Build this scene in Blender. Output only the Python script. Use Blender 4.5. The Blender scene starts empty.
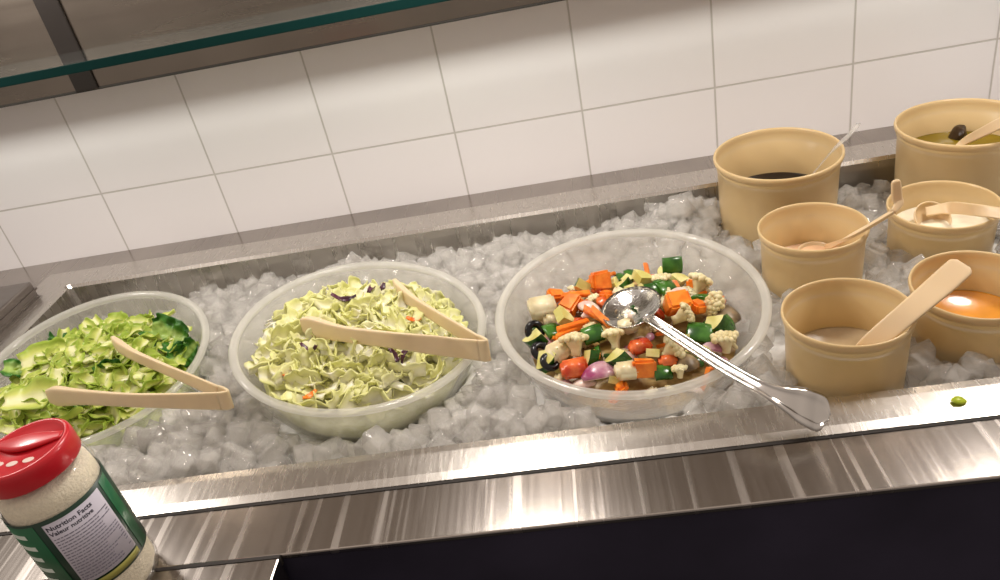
import bpy, bmesh, math, random
from mathutils import Vector, Matrix, Quaternion, noise
import numpy as np
rnd = random.Random(11)
SC = bpy.context.scene
COL = SC.collection
PI = math.pi

# ------------------------------------------------------------------ camera
F_PX = 768.0
CAM = Vector((-0.02262, -1.15283, 0.37998))
RIGHT = Vector((0.98229433, 0.02881782, -0.18511452))
DOWN = Vector((-0.14428842, -0.51386421, -0.8456503))
FWD = Vector((0.98229433, 0.02881782, -0.18511452)).cross(DOWN).normalized()
DOWN = FWD.cross(RIGHT).normalized()
cd = bpy.data.cameras.new('camera'); cam = bpy.data.objects.new('camera', cd); COL.objects.link(cam)
cd.sensor_fit = 'HORIZONTAL'; cd.sensor_width = 36; cd.lens = 36 * F_PX / 1000; cd.clip_start = 0.02
M = Matrix((RIGHT, -DOWN, -FWD)).transposed().to_4x4(); M.translation = CAM
cam.matrix_world = M
SC.camera = cam

def ray(u, v): return (RIGHT * ((u - 500) / F_PX) + DOWN * ((v - 290) / F_PX) + FWD).normalized()
def onz(u, v, z): d = ray(u, v); return CAM + d * ((z - CAM.z) / d.z)
def ony(u, v, y): d = ray(u, v); return CAM + d * ((y - CAM.y) / d.y)
def proj(P):
    q = Vector(P) - CAM; w = q.dot(FWD)
    return (500 + F_PX * q.dot(RIGHT) / w, 290 + F_PX * q.dot(DOWN) / w, w)

# ------------------------------------------------------------------ world, lamps, exposure
SC.view_settings.view_transform = 'Standard'; SC.view_settings.look = 'None'
SC.view_settings.gamma = 1; SC.view_settings.use_curve_mapping = False
SC.view_settings.exposure = 0.0
SC.cycles.transparent_max_bounces = 32; SC.cycles.max_bounces = 14; SC.cycles.transmission_bounces = 12
W = bpy.data.worlds.new('world'); SC.world = W; W.use_nodes = True
wn, wl = W.node_tree.nodes, W.node_tree.links
bg = wn['Background']
tc = wn.new('ShaderNodeTexCoord'); sp = wn.new('ShaderNodeSeparateXYZ'); wl.new(tc.outputs['Generated'], sp.inputs[0])
rp = wn.new('ShaderNodeValToRGB'); rp.color_ramp.elements[0].position = 0.0; rp.color_ramp.elements[1].position = 1.0
rp.color_ramp.elements[0].color = (.10, .085, .075, 1); rp.color_ramp.elements[1].color = (.50, .42, .36, 1)
e = rp.color_ramp.elements.new(.45); e.color = (.20, .17, .15, 1)
mp = wn.new('ShaderNodeMath'); mp.operation = 'MULTIPLY_ADD'; mp.inputs[1].default_value = .5; mp.inputs[2].default_value = .5
wl.new(sp.outputs[2], mp.inputs[0]); wl.new(mp.outputs[0], rp.inputs[0]); wl.new(rp.outputs[0], bg.inputs[0])
bg.inputs[1].default_value = 1.35
def lamp(name, loc, power, radius, col):
    l = bpy.data.lights.new(name, 'POINT'); l.energy = power; l.shadow_soft_size = radius; l.color = col
    o = bpy.data.objects.new(name, l); COL.objects.link(o); o.location = loc; return o
WARM = (1.0, .93, .865)
for lx in (-.93, -.17, .55):
    lamp('counter_lamp', (lx, -.34, .47), 9.4, .07, WARM)

ZC = -0.10235           # height of the counter's steel rim
ZW = ZC - .004          # worktop

# ------------------------------------------------------------------ materials
def mat(name):
    m = bpy.data.materials.new(name); m.use_nodes = True
    nt = m.node_tree; b = nt.nodes['Principled BSDF']; return m, nt, b
def simple(name, col, rough=.5, metal=0, spec=.5, sss=0, trans=0, ior=1.45, coat=0, noise_amt=0, noise_scale=30, bump=0, bump_scale=80, bump_dist=.001):
    m, nt, b = mat(name)
    b.inputs['Base Color'].default_value = (*col, 1); b.inputs['Roughness'].default_value = rough
    b.inputs['Metallic'].default_value = metal; b.inputs['Specular IOR Level'].default_value = spec
    b.inputs['Transmission Weight'].default_value = trans; b.inputs['IOR'].default_value = ior
    b.inputs['Coat Weight'].default_value = coat
    if sss: b.inputs['Subsurface Weight'].default_value = sss; b.inputs['Subsurface Radius'].default_value = (.01, .007, .004); b.inputs['Subsurface Scale'].default_value = 1.0
    t = nt.nodes.new('ShaderNodeTexCoord')
    if noise_amt:
        n = nt.nodes.new('ShaderNodeTexNoise'); n.inputs['Scale'].default_value = noise_scale; n.inputs['Detail'].default_value = 4
        nt.links.new(t.outputs['Object'], n.inputs['Vector'])
        r = nt.nodes.new('ShaderNodeValToRGB'); r.color_ramp.elements[0].position = .3; r.color_ramp.elements[1].position = .7
        r.color_ramp.elements[0].color = (*[c * (1 - noise_amt) for c in col], 1); r.color_ramp.elements[1].color = (*[min(1, c * (1 + noise_amt)) for c in col], 1)
        nt.links.new(n.outputs[0], r.inputs[0]); nt.links.new(r.outputs[0], b.inputs['Base Color'])
    if bump:
        n = nt.nodes.new('ShaderNodeTexNoise'); n.inputs['Scale'].default_value = bump_scale; n.inputs['Detail'].default_value = 5
        nt.links.new(t.outputs['Object'], n.inputs['Vector'])
        bp = nt.nodes.new('ShaderNodeBump'); bp.inputs['Strength'].default_value = bump; bp.inputs['Distance'].default_value = bump_dist
        nt.links.new(n.outputs[0], bp.inputs['Height']); nt.links.new(bp.outputs[0], b.inputs['Normal'])
    return m
def two_tone(name, c1, c2, scale, rough=.35, lo=.4, hi=.6, spec=.5, sss=.15, bump=.3, coat=.0):
    m, nt, b = mat(name)
    t = nt.nodes.new('ShaderNodeTexCoord'); n = nt.nodes.new('ShaderNodeTexNoise'); n.inputs['Scale'].default_value = scale; n.inputs['Detail'].default_value = 3
    oi = nt.nodes.new('ShaderNodeObjectInfo'); ad = nt.nodes.new('ShaderNodeVectorMath'); ad.operation = 'ADD'
    nt.links.new(t.outputs['Object'], ad.inputs[0]); nt.links.new(oi.outputs['Random'], ad.inputs[1])
    nt.links.new(ad.outputs[0], n.inputs['Vector'])
    r = nt.nodes.new('ShaderNodeValToRGB'); r.color_ramp.elements[0].position = lo; r.color_ramp.elements[1].position = hi
    r.color_ramp.elements[0].color = (*c1, 1); r.color_ramp.elements[1].color = (*c2, 1)
    nt.links.new(n.outputs[0], r.inputs[0]); nt.links.new(r.outputs[0], b.inputs['Base Color'])
    b.inputs['Roughness'].default_value = rough; b.inputs['Specular IOR Level'].default_value = spec; b.inputs['Coat Weight'].default_value = coat
    if sss: b.inputs['Subsurface Weight'].default_value = sss; b.inputs['Subsurface Radius'].default_value = (.006, .004, .002); b.inputs['Subsurface Scale'].default_value = 1
    bp = nt.nodes.new('ShaderNodeBump'); bp.inputs['Strength'].default_value = bump; bp.inputs['Distance'].default_value = .001
    nt.links.new(n.outputs[0], bp.inputs['Height']); nt.links.new(bp.outputs[0], b.inputs['Normal'])
    return m

def steel(name, col, rough, stretch, rvar=.1, bump=.15, streak=None, smudge=True):
    """brushed stainless steel: noise stretched along the grain varies the roughness"""
    m, nt, b = mat(name); L = nt.links.new
    b.inputs['Metallic'].default_value = 1; b.inputs['Base Color'].default_value = (*col, 1)
    t = nt.nodes.new('ShaderNodeTexCoord'); mpn = nt.nodes.new('ShaderNodeMapping'); mpn.inputs['Scale'].default_value = stretch
    L(t.outputs['Object'], mpn.inputs[0])
    n = nt.nodes.new('ShaderNodeTexNoise'); n.inputs['Scale'].default_value = 1; n.inputs['Detail'].default_value = 4; L(mpn.outputs[0], n.inputs['Vector'])
    mr = nt.nodes.new('ShaderNodeMapRange'); mr.inputs[1].default_value = .3; mr.inputs[2].default_value = .7
    mr.inputs[3].default_value = rough - rvar; mr.inputs[4].default_value = rough + rvar; L(n.outputs[0], mr.inputs[0])
    src = mr.outputs[0]
    if streak:
        m2 = nt.nodes.new('ShaderNodeMapping'); m2.inputs['Scale'].default_value = streak; L(t.outputs['Object'], m2.inputs[0])
        n2 = nt.nodes.new('ShaderNodeTexNoise'); n2.inputs['Scale'].default_value = 1; n2.inputs['Detail'].default_value = 2.5; n2.inputs['Roughness'].default_value = .65; L(m2.outputs[0], n2.inputs['Vector'])
        r2 = nt.nodes.new('ShaderNodeMapRange'); r2.inputs[1].default_value = .54; r2.inputs[2].default_value = .66; r2.inputs[3].default_value = 0; r2.inputs[4].default_value = .14; L(n2.outputs[0], r2.inputs[0])
        a = nt.nodes.new('ShaderNodeMath'); a.operation = 'ADD'; L(src, a.inputs[0]); L(r2.outputs[0], a.inputs[1]); src = a.outputs[0]
    L(src, b.inputs['Roughness'])
    bp = nt.nodes.new('ShaderNodeBump'); bp.inputs['Strength'].default_value = bump; bp.inputs['Distance'].default_value = .0006
    L(n.outputs[0], bp.inputs['Height']); L(bp.outputs[0], b.inputs['Normal'])
    if smudge:
        n3 = nt.nodes.new('ShaderNodeTexNoise'); n3.inputs['Scale'].default_value = 5; n3.inputs['Detail'].default_value = 5; L(t.outputs['Object'], n3.inputs['Vector'])
        r3 = nt.nodes.new('ShaderNodeValToRGB'); r3.color_ramp.elements[0].position = .35; r3.color_ramp.elements[1].position = .65
        r3.color_ramp.elements[0].color = (*[c * .86 for c in col], 1); r3.color_ramp.elements[1].color = (*[c * 1.06 for c in col], 1)
        L(n3.outputs[0], r3.inputs[0]); L(r3.outputs[0], b.inputs['Base Color'])
    return m

def glossy_mix(name, diff, w_tr, w_diff, w_tl, rough, ior=1.45, bump=0, bscale=200, bdist=.001, tint=(1, 1, 1), refr=0, stretch=None):
    """a translucent solid: clear + cloudy (diffuse, translucent) + refracting shares, with a fresnel gloss"""
    m = bpy.data.materials.new(name); m.use_nodes = True; nt = m.node_tree; nt.nodes.clear(); L = nt.links.new
    out = nt.nodes.new('ShaderNodeOutputMaterial')
    tr = nt.nodes.new('ShaderNodeBsdfTransparent'); tr.inputs[0].default_value = (*tint, 1)
    di = nt.nodes.new('ShaderNodeBsdfDiffuse'); di.inputs[0].default_value = (*diff, 1)
    tl = nt.nodes.new('ShaderNodeBsdfTranslucent'); tl.inputs[0].default_value = (*diff, 1)
    gl = nt.nodes.new('ShaderNodeBsdfGlossy'); gl.inputs['Roughness'].default_value = rough
    fr = nt.nodes.new('ShaderNodeFresnel'); fr.inputs[0].default_value = ior
    cur = tr.outputs[0]; tot = w_tr
    shs = [(di, w_diff), (tl, w_tl)]
    if refr:
        rf = nt.nodes.new('ShaderNodeBsdfRefraction'); rf.inputs['IOR'].default_value = ior; rf.inputs['Roughness'].default_value = rough; shs.append((rf, refr))
    for s, w in shs:
        if w <= 0: continue
        mx = nt.nodes.new('ShaderNodeMixShader'); mx.inputs[0].default_value = w / (tot + w); tot += w
        L(cur, mx.inputs[1]); L(s.outputs[0], mx.inputs[2]); cur = mx.outputs[0]
    ge = nt.nodes.new('ShaderNodeNewGeometry'); iv = nt.nodes.new('ShaderNodeMath'); iv.operation = 'SUBTRACT'; iv.inputs[0].default_value = 1; L(ge.outputs['Backfacing'], iv.inputs[1])
    fm = nt.nodes.new('ShaderNodeMath'); fm.operation = 'MULTIPLY'; L(fr.outputs[0], fm.inputs[0]); L(iv.outputs[0], fm.inputs[1])
    mx = nt.nodes.new('ShaderNodeMixShader'); L(fm.outputs[0], mx.inputs[0]); L(cur, mx.inputs[1]); L(gl.outputs[0], mx.inputs[2])
    L(mx.outputs[0], out.inputs[0])
    if bump:
        t = nt.nodes.new('ShaderNodeTexCoord'); n = nt.nodes.new('ShaderNodeTexNoise'); n.inputs['Scale'].default_value = bscale; n.inputs['Detail'].default_value = 2
        src = t.outputs['Object']
        if stretch:
            ms = nt.nodes.new('ShaderNodeMapping'); ms.inputs['Scale'].default_value = stretch; L(src, ms.inputs[0]); src = ms.outputs[0]
        L(src, n.inputs['Vector'])
        bp = nt.nodes.new('ShaderNodeBump'); bp.inputs['Strength'].default_value = bump; bp.inputs['Distance'].default_value = bdist; L(n.outputs[0], bp.inputs['Height'])
        for s in [gl, fr, di] + [s for s, w in shs if s.type == 'BSDF_REFRACTION']:
            L(bp.outputs[0], s.inputs['Normal'])
    return m

MT = {}
MT['worktop'] = steel('worktop_steel', (.42, .385, .355), .21, (260, 3, 3), .02, .03, streak=(75, 1.6, 1))
MT['rim'] = steel('rim_steel', (.60, .565, .52), .26, (300, 40, 40), .03, .12, smudge=False)
MT['wellwall'] = steel('well_steel', (.55, .52, .48), .28, (60, 60, 4), .06, .12)
MT['panelsteel'] = steel('panel_steel', (.36, .31, .26), .26, (3, 3, 60), .03, .03)
MT['blocksteel'] = steel('block_steel', (.30, .27, .25), .35, (6, 100, 6), .05, .10)
MT['navy'] = simple('navy_laminate', (.030, .026, .045), .5, noise_amt=.25, noise_scale=9)
MT['caulk'] = simple('dark_sealant', (.03, .025, .022), .7)
MT['floor'] = simple('floor_vinyl', (.03, .028, .03), .6, noise_amt=.2)
MT['crock'] = simple('cream_plastic', (.64, .47, .245), .30, sss=.12, bump=.05, bump_scale=60)
MT['tongs'] = simple('beige_plastic', (.76, .60, .38), .38, sss=.15, noise_amt=.06, noise_scale=25)
MT['ladle'] = simple('pale_plastic', (.72, .54, .33), .32, sss=.15)
MT['spoonsteel'] = simple('polished_steel', (.62, .60, .57), .14, metal=1, bump=.05, bump_scale=90)
MT['spooncup'] = simple('wet_polished_steel', (.60, .585, .56), .17, metal=1, bump=.6, bump_scale=160, bump_dist=.0012)
MT['bowl'] = glossy_mix('pebbled_clear_plastic', (.97, .96, .90), .76, .12, .12, .14, bump=1.0, bscale=420, bdist=.0016)
MT['bowlrim'] = glossy_mix('clear_rim_plastic', (.93, .92, .86), .60, .22, .18, .07)
MT['ice'] = glossy_mix('ice', (.975, .95, .90), .45, .21, .04, .03, ior=1.33, bump=.45, bscale=120, bdist=.002, refr=.30)
MT['icebed'] = glossy_mix('packed_ice', (.97, .965, .95), .02, .85, .12, .08, ior=1.31, bump=.8, bscale=110, bdist=.003)
MT['clearplastic'] = glossy_mix('clear_cutlery_plastic', (.9, .88, .84), .6, .15, .15, .08)
MT['glass'] = glossy_mix('shelf_glass', (.6, .62, .6), .93, .05, 0, .03, tint=(.90, .93, .92))
MT['glassedge'] = simple('glass_edge_green', (.004, .022, .020), .5, spec=.05)
MT['red'] = simple('red_plastic', (.56, .012, .022), .30, coat=.1, sss=.05)
MT['jarclear'] = glossy_mix('jar_plastic', (.9, .88, .82), .93, .04, .03, .05)
MT['cheese'] = simple('grated_cheese', (.88, .80, .62), .8, noise_amt=.10, noise_scale=300, bump=.8, bump_scale=500, bump_dist=.002)
MT['green'] = simple('green_label', (.010, .12, .045), .35, noise_amt=.2, noise_scale=20)
MT['darkgreen'] = simple('dark_green_label', (.006, .035, .018), .35)
MT['paper'] = simple('white_panel', (.60, .57, .66), .45)
MT['ink'] = simple('ink', (.03, .03, .05), .6)
MT['whiteink'] = simple('white_ink', (.70, .80, .72), .5)
MT['gold'] = simple('gold_strip', (.30, .28, .06), .4)
MT['hole'] = simple('cream_hole', (.66, .50, .42), .5)
# foods
MT['carrot'] = two_tone('carrot', (.80, .17, .012), (.95, .28, .03), 90, .28)
MT['tomato'] = two_tone('tomato', (.62, .055, .015), (.80, .18, .05), 70, .2)
MT['skin'] = two_tone('green_skin', (.012, .06, .006), (.03, .13, .012), 90, .22, sss=0)
MT['flesh'] = two_tone('zucchini_flesh', (.62, .56, .16), (.78, .73, .32), 60, .3)
MT['pepper'] = two_tone('green_pepper', (.018, .085, .008), (.055, .18, .02), 60, .2, sss=0)
MT['cauli'] = two_tone('cauliflower', (.70, .58, .30), (.84, .75, .46), 80, .45, bump=.8)
MT['potato'] = two_tone('pale_chunk', (.74, .62, .36), (.85, .76, .50), 50, .3)
MT['onion'] = two_tone('red_onion', (.33, .05, .15), (.72, .50, .52), 50, .25, .35, .7)
MT['paleonion'] = two_tone('pale_onion', (.72, .48, .42), (.84, .72, .60), 50, .28)
MT['olive'] = simple('black_olive', (.006, .005, .006), .15)
MT['mushroom'] = two_tone('mushroom', (.11, .07, .035), (.33, .24, .13), 60, .4)
MT['saladbase'] = two_tone('dressed_scraps', (.25, .14, .04), (.55, .38, .14), 60, .35, bump=1)
MT['radicchio'] = two_tone('radicchio', (.035, .008, .02), (.12, .03, .06), 60, .3, sss=0)
def leaf_mat(name, rib, mid, edge, vein=.3):
    m, nt, b = mat(name); L = nt.links.new
    uv = nt.nodes.new('ShaderNodeUVMap'); s = nt.nodes.new('ShaderNodeSeparateXYZ'); L(uv.outputs[0], s.inputs[0])
    t = nt.nodes.new('ShaderNodeTexCoord'); n = nt.nodes.new('ShaderNodeTexNoise'); n.inputs['Scale'].default_value = 55; n.inputs['Detail'].default_value = 4
    oi = nt.nodes.new('ShaderNodeObjectInfo'); ad = nt.nodes.new('ShaderNodeVectorMath'); ad.operation = 'ADD'
    L(t.outputs['Object'], ad.inputs[0]); L(oi.outputs['Random'], ad.inputs[1]); L(ad.outputs[0], n.inputs['Vector'])
    a = nt.nodes.new('ShaderNodeMath'); a.operation = 'MULTIPLY_ADD'; a.inputs[1].default_value = .55; L(n.outputs[0], a.inputs[0]); 
    sb = nt.nodes.new('ShaderNodeMath'); sb.operation = 'SUBTRACT'; L(s.outputs[0], sb.inputs[0]); sb.inputs[1].default_value = .27; L(sb.outputs[0], a.inputs[2])
    a2 = nt.nodes.new('ShaderNodeMath'); a2.operation = 'MULTIPLY_ADD'; a2.inputs[1].default_value = .35; a2.inputs[2].default_value = -.17; L(oi.outputs['Random'], a2.inputs[0])
    a3 = nt.nodes.new('ShaderNodeMath'); a3.operation = 'ADD'; L(a.outputs[0], a3.inputs[0]); L(a2.outputs[0], a3.inputs[1])
    r = nt.nodes.new('ShaderNodeValToRGB'); el = r.color_ramp.elements; el[0].position = .12; el[0].color = (*rib, 1); el[1].position = .85; el[1].color = (*edge, 1)
    e = el.new(.42); e.color = (*mid, 1); L(a3.outputs[0], r.inputs[0]); L(r.outputs[0], b.inputs['Base Color'])
    b.inputs['Roughness'].default_value = .38; b.inputs['Specular IOR Level'].default_value = .35
    wv = nt.nodes.new('ShaderNodeTexNoise'); wv.inputs['Scale'].default_value = 130; L(ad.outputs[0], wv.inputs['Vector'])
    bp = nt.nodes.new('ShaderNodeBump'); bp.inputs['Strength'].default_value = vein; bp.inputs['Distance'].default_value = .002; L(wv.outputs[0], bp.inputs['Height']); L(bp.outputs[0], b.inputs['Normal'])
    tl = nt.nodes.new('ShaderNodeBsdfTranslucent'); L(r.outputs[0], tl.inputs[0]); mx = nt.nodes.new('ShaderNodeMixShader'); mx.inputs[0].default_value = .20
    L(b.outputs[0], mx.inputs[1]); L(tl.outputs[0], mx.inputs[2]); L(mx.outputs[0], nt.nodes['Material Output'].inputs[0])
    return m
MT['romaine'] = leaf_mat('romaine_leaf', (.90, .89, .52), (.72, .77, .20), (.38, .52, .06))
MT['romainedark'] = leaf_mat('dark_romaine_leaf', (.45, .62, .16), (.07, .24, .025), (.025, .13, .018), .9)
MT['iceberg'] = leaf_mat('iceberg_leaf', (.97, .95, .80), (.95, .93, .64), (.86, .86, .38))

# tiles: wall with grout lines 0.2 m apart
def tile_mat():
    m, nt, b = mat('white_wall_tile'); L = nt.links.new
    t = nt.nodes.new('ShaderNodeTexCoord'); s = nt.nodes.new('ShaderNodeSeparateXYZ'); L(t.outputs['Object'], s.inputs[0])
    lines = []
    for ax in (0, 2):
        a = nt.nodes.new('ShaderNodeMath'); a.operation = 'MULTIPLY'; a.inputs[1].default_value = 5; L(s.outputs[ax], a.inputs[0])
        p = nt.nodes.new('ShaderNodeMath'); p.operation = 'PINGPONG'; p.inputs[1].default_value = .5; L(a.outputs[0], p.inputs[0])
        mr = nt.nodes.new('ShaderNodeMapRange'); mr.inputs[1].default_value = .004; mr.inputs[2].default_value = .0095; mr.inputs[3].default_value = 0; mr.inputs[4].default_value = 1; L(p.outputs[0], mr.inputs[0]); lines.append(mr)
    mn = nt.nodes.new('ShaderNodeMath'); mn.operation = 'MINIMUM'; L(lines[0].outputs[0], mn.inputs[0]); L(lines[1].outputs[0], mn.inputs[1])
    mx = nt.nodes.new('ShaderNodeMix'); mx.data_type = 'RGBA'; L(mn.outputs[0], mx.inputs[0])
    mx.inputs[6].default_value = (.57, .54, .51, 1); mx.inputs[7].default_value = (.88, .85, .855, 1); L(mx.outputs[2], b.inputs['Base Color'])
    n = nt.nodes.new('ShaderNodeTexNoise'); n.inputs['Scale'].default_value = 14; L(t.outputs['Object'], n.inputs['Vector'])
    ad = nt.nodes.new('ShaderNodeMath'); ad.operation = 'MULTIPLY_ADD'; ad.inputs[1].default_value = .35; L(n.outputs[0], ad.inputs[0]); L(mn.outputs[0], ad.inputs[2])
    bp = nt.nodes.new('ShaderNodeBump'); bp.inputs['Strength'].default_value = .35; bp.inputs['Distance'].default_value = .0015; L(ad.outputs[0], bp.inputs['Height']); L(bp.outputs[0], b.inputs['Normal'])
    b.inputs['Roughness'].default_value = .28
    return m
MT['tile'] = tile_mat()

# ------------------------------------------------------------------ mesh helpers
def link(name, bm, material, parent=None, smooth=False, loc=None):
    me = bpy.data.meshes.new(name)
    if isinstance(bm, bmesh.types.BMesh): bm.normal_update(); bm.to_mesh(me); bm.free()
    else: me.from_pydata(*bm); me.update()
    o = bpy.data.objects.new(name, me); COL.objects.link(o)
    for mm in (material if isinstance(material, (list, tuple)) else [material]): me.materials.append(mm)
    if smooth:
        me.polygons.foreach_set('use_smooth', [True] * len(me.polygons))
    if parent: o.parent = parent
    if loc is not None: o.location = loc
    return o
def tag(o, label, cat, group=None, kind=None):
    if label: o['label'] = label
    if cat: o['category'] = cat
    if group: o['group'] = group
    if kind: o['kind'] = kind
    return o
def empty(name, loc, label, cat, group=None, quat=None):
    o = bpy.data.objects.new(name, None); COL.objects.link(o); o.location = loc; o.empty_display_size = .02
    if quat is not None: o.rotation_mode = 'QUATERNION'; o.rotation_quaternion = quat
    return tag(o, label, cat, group)
def box(bm, lo, hi, bev=0):
    r = bmesh.ops.create_cube(bm, size=1); vs = r['verts']
    for v in vs: v.co = Vector(((lo[i] + hi[i]) / 2 + v.co[i] * (hi[i] - lo[i]) for i in range(3)))
    if bev:
        es = list({e for v in vs for e in v.link_edges}); bmesh.ops.bevel(bm, geom=es, offset=bev, segments=2, affect='EDGES', profile=.5)
def lathe(prof, seg=72, close=False):
    V, Fc = [], []
    n = len(prof)
    for i in range(seg):
        a = 2 * PI * i / seg
        for r, z in prof: V.append((r * math.cos(a), r * math.sin(a), z))
    for i in range(seg):
        j = (i + 1) % seg
        for k in range(n - 1 + (1 if close else 0)):
            k2 = (k + 1) % n
            Fc.append((i * n + k, j * n + k, j * n + k2, i * n + k2))
    bm = bmesh.new(); vs = [bm.verts.new(v) for v in V]
    for f in Fc: bm.faces.new([vs[q] for q in f])
    bmesh.ops.remove_doubles(bm, verts=bm.verts, dist=1e-6)
    bmesh.ops.dissolve_degenerate(bm, dist=1e-7, edges=bm.edges)
    bmesh.ops.recalc_face_normals(bm, faces=bm.faces)
    return bm
def crvpts(pts, n):
    """Catmull-Rom through tuples of floats"""
    P = [np.array(p, float) for p in pts]; P = [2 * P[0] - P[1]] + P + [2 * P[-1] - P[-2]]
    out = []
    segs = len(P) - 3
    for i in range(n + 1):
        t = i / n * segs; k = min(int(t), segs - 1); t -= k
        a, b, c, d = P[k:k + 4]
        out.append(.5 * ((2 * b) + (c - a) * t + (2 * a - 5 * b + 4 * c - d) * t * t + (3 * b - a - 3 * c + d) * t ** 3))
    return out
def sweep(pts, up, n=40, m=12, power=.5, channel=0):
    """sweep a rounded-rectangular section; pts = (x,y,z,half_width_along_up,half_thickness)"""
    S = crvpts(pts, n); bm = bmesh.new(); rings = []
    for i, s in enumerate(S):
        p = Vector(s[:3]); q0 = Vector(S[max(0, i - 1)][:3]); q1 = Vector(S[min(n, i + 1)][:3]); t = (q1 - q0).normalized()
        u = Vector(up(i / n) if callable(up) else up); u = (u - t * u.dot(t)).normalized(); w = t.cross(u)
        ring = []
        for k in range(m):
            a = 2 * PI * (k + .5) / m; c, sn = math.cos(a), math.sin(a)
            cu = math.copysign(abs(c) ** power, c); cw = math.copysign(abs(sn) ** power, sn)
            dip = channel * (1 - abs(cu) ** 3) if cw > 0 else 0
            ring.append(bm.verts.new(p + u * (cu * max(s[3], 1e-4)) + w * (cw * max(s[4], 1e-4) * (1 - dip))))
        rings.append(ring)
    for a, b in zip(rings, rings[1:]):
        for k in range(m): bm.faces.new((a[k], a[(k + 1) % m], b[(k + 1) % m], b[k]))
    bm.faces.new(rings[0][::-1]); bm.faces.new(rings[-1])
    bmesh.ops.recalc_face_normals(bm, faces=bm.faces)
    return bm

# ------------------------------------------------------------------ setting
bm = bmesh.new(); box(bm, (-2.2, 0, -1.0), (2.2, .1, 1.3))
tag(link('wall_back', bm, MT['tile']), None, None, kind='structure')
bm = bmesh.new(); box(bm, (-2.2, -3.0, -1.02), (2.2, .1, -1.0))
tag(link('floor', bm, MT['floor']), None, None, kind='structure')

# salad bar: worktop, well with raised rim, front panel
bar = empty('salad_bar', (0, 0, -1.0), 'long brushed steel salad bar counter against the white tiled wall', 'counter')
OFF = Vector((0, 0, 1.0))     # children are given in world coordinates, the empty stands on the floor
XL, XR, YB, YF = -.848, 1.05, -.117, -.600      # well opening
OXL, OXR, OYB, OYF = -.917, 1.11, -.058, -.647  # outer edge of the rim
EDGE = -.711; NX = -.319
def bar_part(name, bm, m, smooth=False):
    o = link(name, bm, m, bar, smooth); o.location = OFF; return o
bm = bmesh.new(); i_ = .02
box(bm, (-1.6, OYB - i_, ZW - .03), (1.6, -.0005, ZW))
box(bm, (-1.6, OYF + i_, ZW - .03), (OXL + i_, OYB - i_, ZW))
box(bm, (OXR - i_, OYF + i_, ZW - .03), (1.6, OYB - i_, ZW))
bar_part('worktop', bm, MT['worktop'])
bm = bmesh.new(); box(bm, (-1.6, EDGE, ZW - .006), (1.6, OYF + i_, ZW), .0015)
bar_part('front_worktop', bm, MT['worktop'])
bm = bmesh.new(); box(bm, (-1.6, -1.02, ZW - .034), (NX, EDGE - .0022, ZW - .0004), .0015)
bar_part('side_worktop', bm, MT['worktop'])
bm = bmesh.new(); box(bm, (-1.6, EDGE + .003, -.985), (1.6, EDGE + .03, ZW - .006))
box(bm, (-1.6, -1.0, -.985), (NX - .006, -.72, ZW - .033))
bar_part('front_panel', bm, MT['navy'])
# rim + well by rings of rectangles
def ring_rect(off, z, fr=0):
    return [(XL - off, YF - off * fr, z), (XR + off, YF - off * fr, z), (XR + off, YB + off, z), (XL - off, YB + off, z)]
prof = [  # (distance outwards left/right/back, distance outwards front, z)
    (.0665, .0465, ZW - .001), (.066, .046, ZW + .0016), (.0655, .037, ZC - .0006), (.012, .012, ZC + .0012), (.0035, .0035, ZC + .0012), (.0, .0, ZC - .0035), (-.0015, -.0015, ZC - .014), (-.006, -.006, ZC - .15)]
def rr(a, f, z, back=None):
    b = a if back is None else back
    x0, x1, y0, y1 = XL - a, XR + a, YF - f, YB + b
    c = .006 + max(0, -a) ; pts = []
    for cx, cy, s in ((x0, y0, 0), (x1, y0, 1), (x1, y1, 2), (x0, y1, 3)):
        sx = 1 if s in (0, 3) else -1; sy = 1 if s in (0, 1) else -1
        e0 = (cx, cy + sy * c, z); e1 = (cx + sx * c, cy, z)
        mid = (cx + sx * c * .29, cy + sy * c * .29, z)
        pts += [e0, mid, e1] if s in (0, 2) else [e1, mid, e0]
    return pts
bm = bmesh.new(); R_ = []
for a, f, z in prof:
    back = .0585 * (a / .066) if a > .012 else a
    R_.append([bm.verts.new(p) for p in rr(a, f, z, back)])
for A, B in zip(R_[:6], R_[1:6]):
    for k in range(12): bm.faces.new((A[k], A[(k + 1) % 12], B[(k + 1) % 12], B[k]))
bmesh.ops.recalc_face_normals(bm, faces=bm.faces)
bar_part('well_rim', bm, MT['rim'])
bm = bmesh.new(); R_ = [[bm.verts.new(p) for p in rr(a, f, z, a)] for a, f, z in prof[5:]]
for A, B in zip(R_, R_[1:]):
    for k in range(12): bm.faces.new((A[k], B[k], B[(k + 1) % 12], A[(k + 1) % 12]))
bm.faces.new(R_[-1])
bar_part('ice_well', bm, MT['wellwall'])
bm = bmesh.new(); box(bm, (OXL, OYF - .0022, ZW - .001), (1.6, OYF + .001, ZW + .0008))
box(bm, (-1.6, EDGE - .003, ZW - .01), (NX, EDGE + .0005, ZW + .0002))
bar_part('sealant_joint', bm, MT['caulk'])

# stainless block at the end of the well
p1 = onz(31, 281, ZC + .022)
bm = bmesh.new(); box(bm, (-1.5, -.42, ZW), (p1.x, p1.y, ZC + .022), .003)
box(bm, (-1.5, -.42, ZC + .006), (p1.x + .002, p1.y + .002, ZC + .009))
tag(link('steel_cover', bm, MT['blocksteel']), 'low dark steel cover plate lying on the counter beyond the end of the ice well', 'cover')

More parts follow.
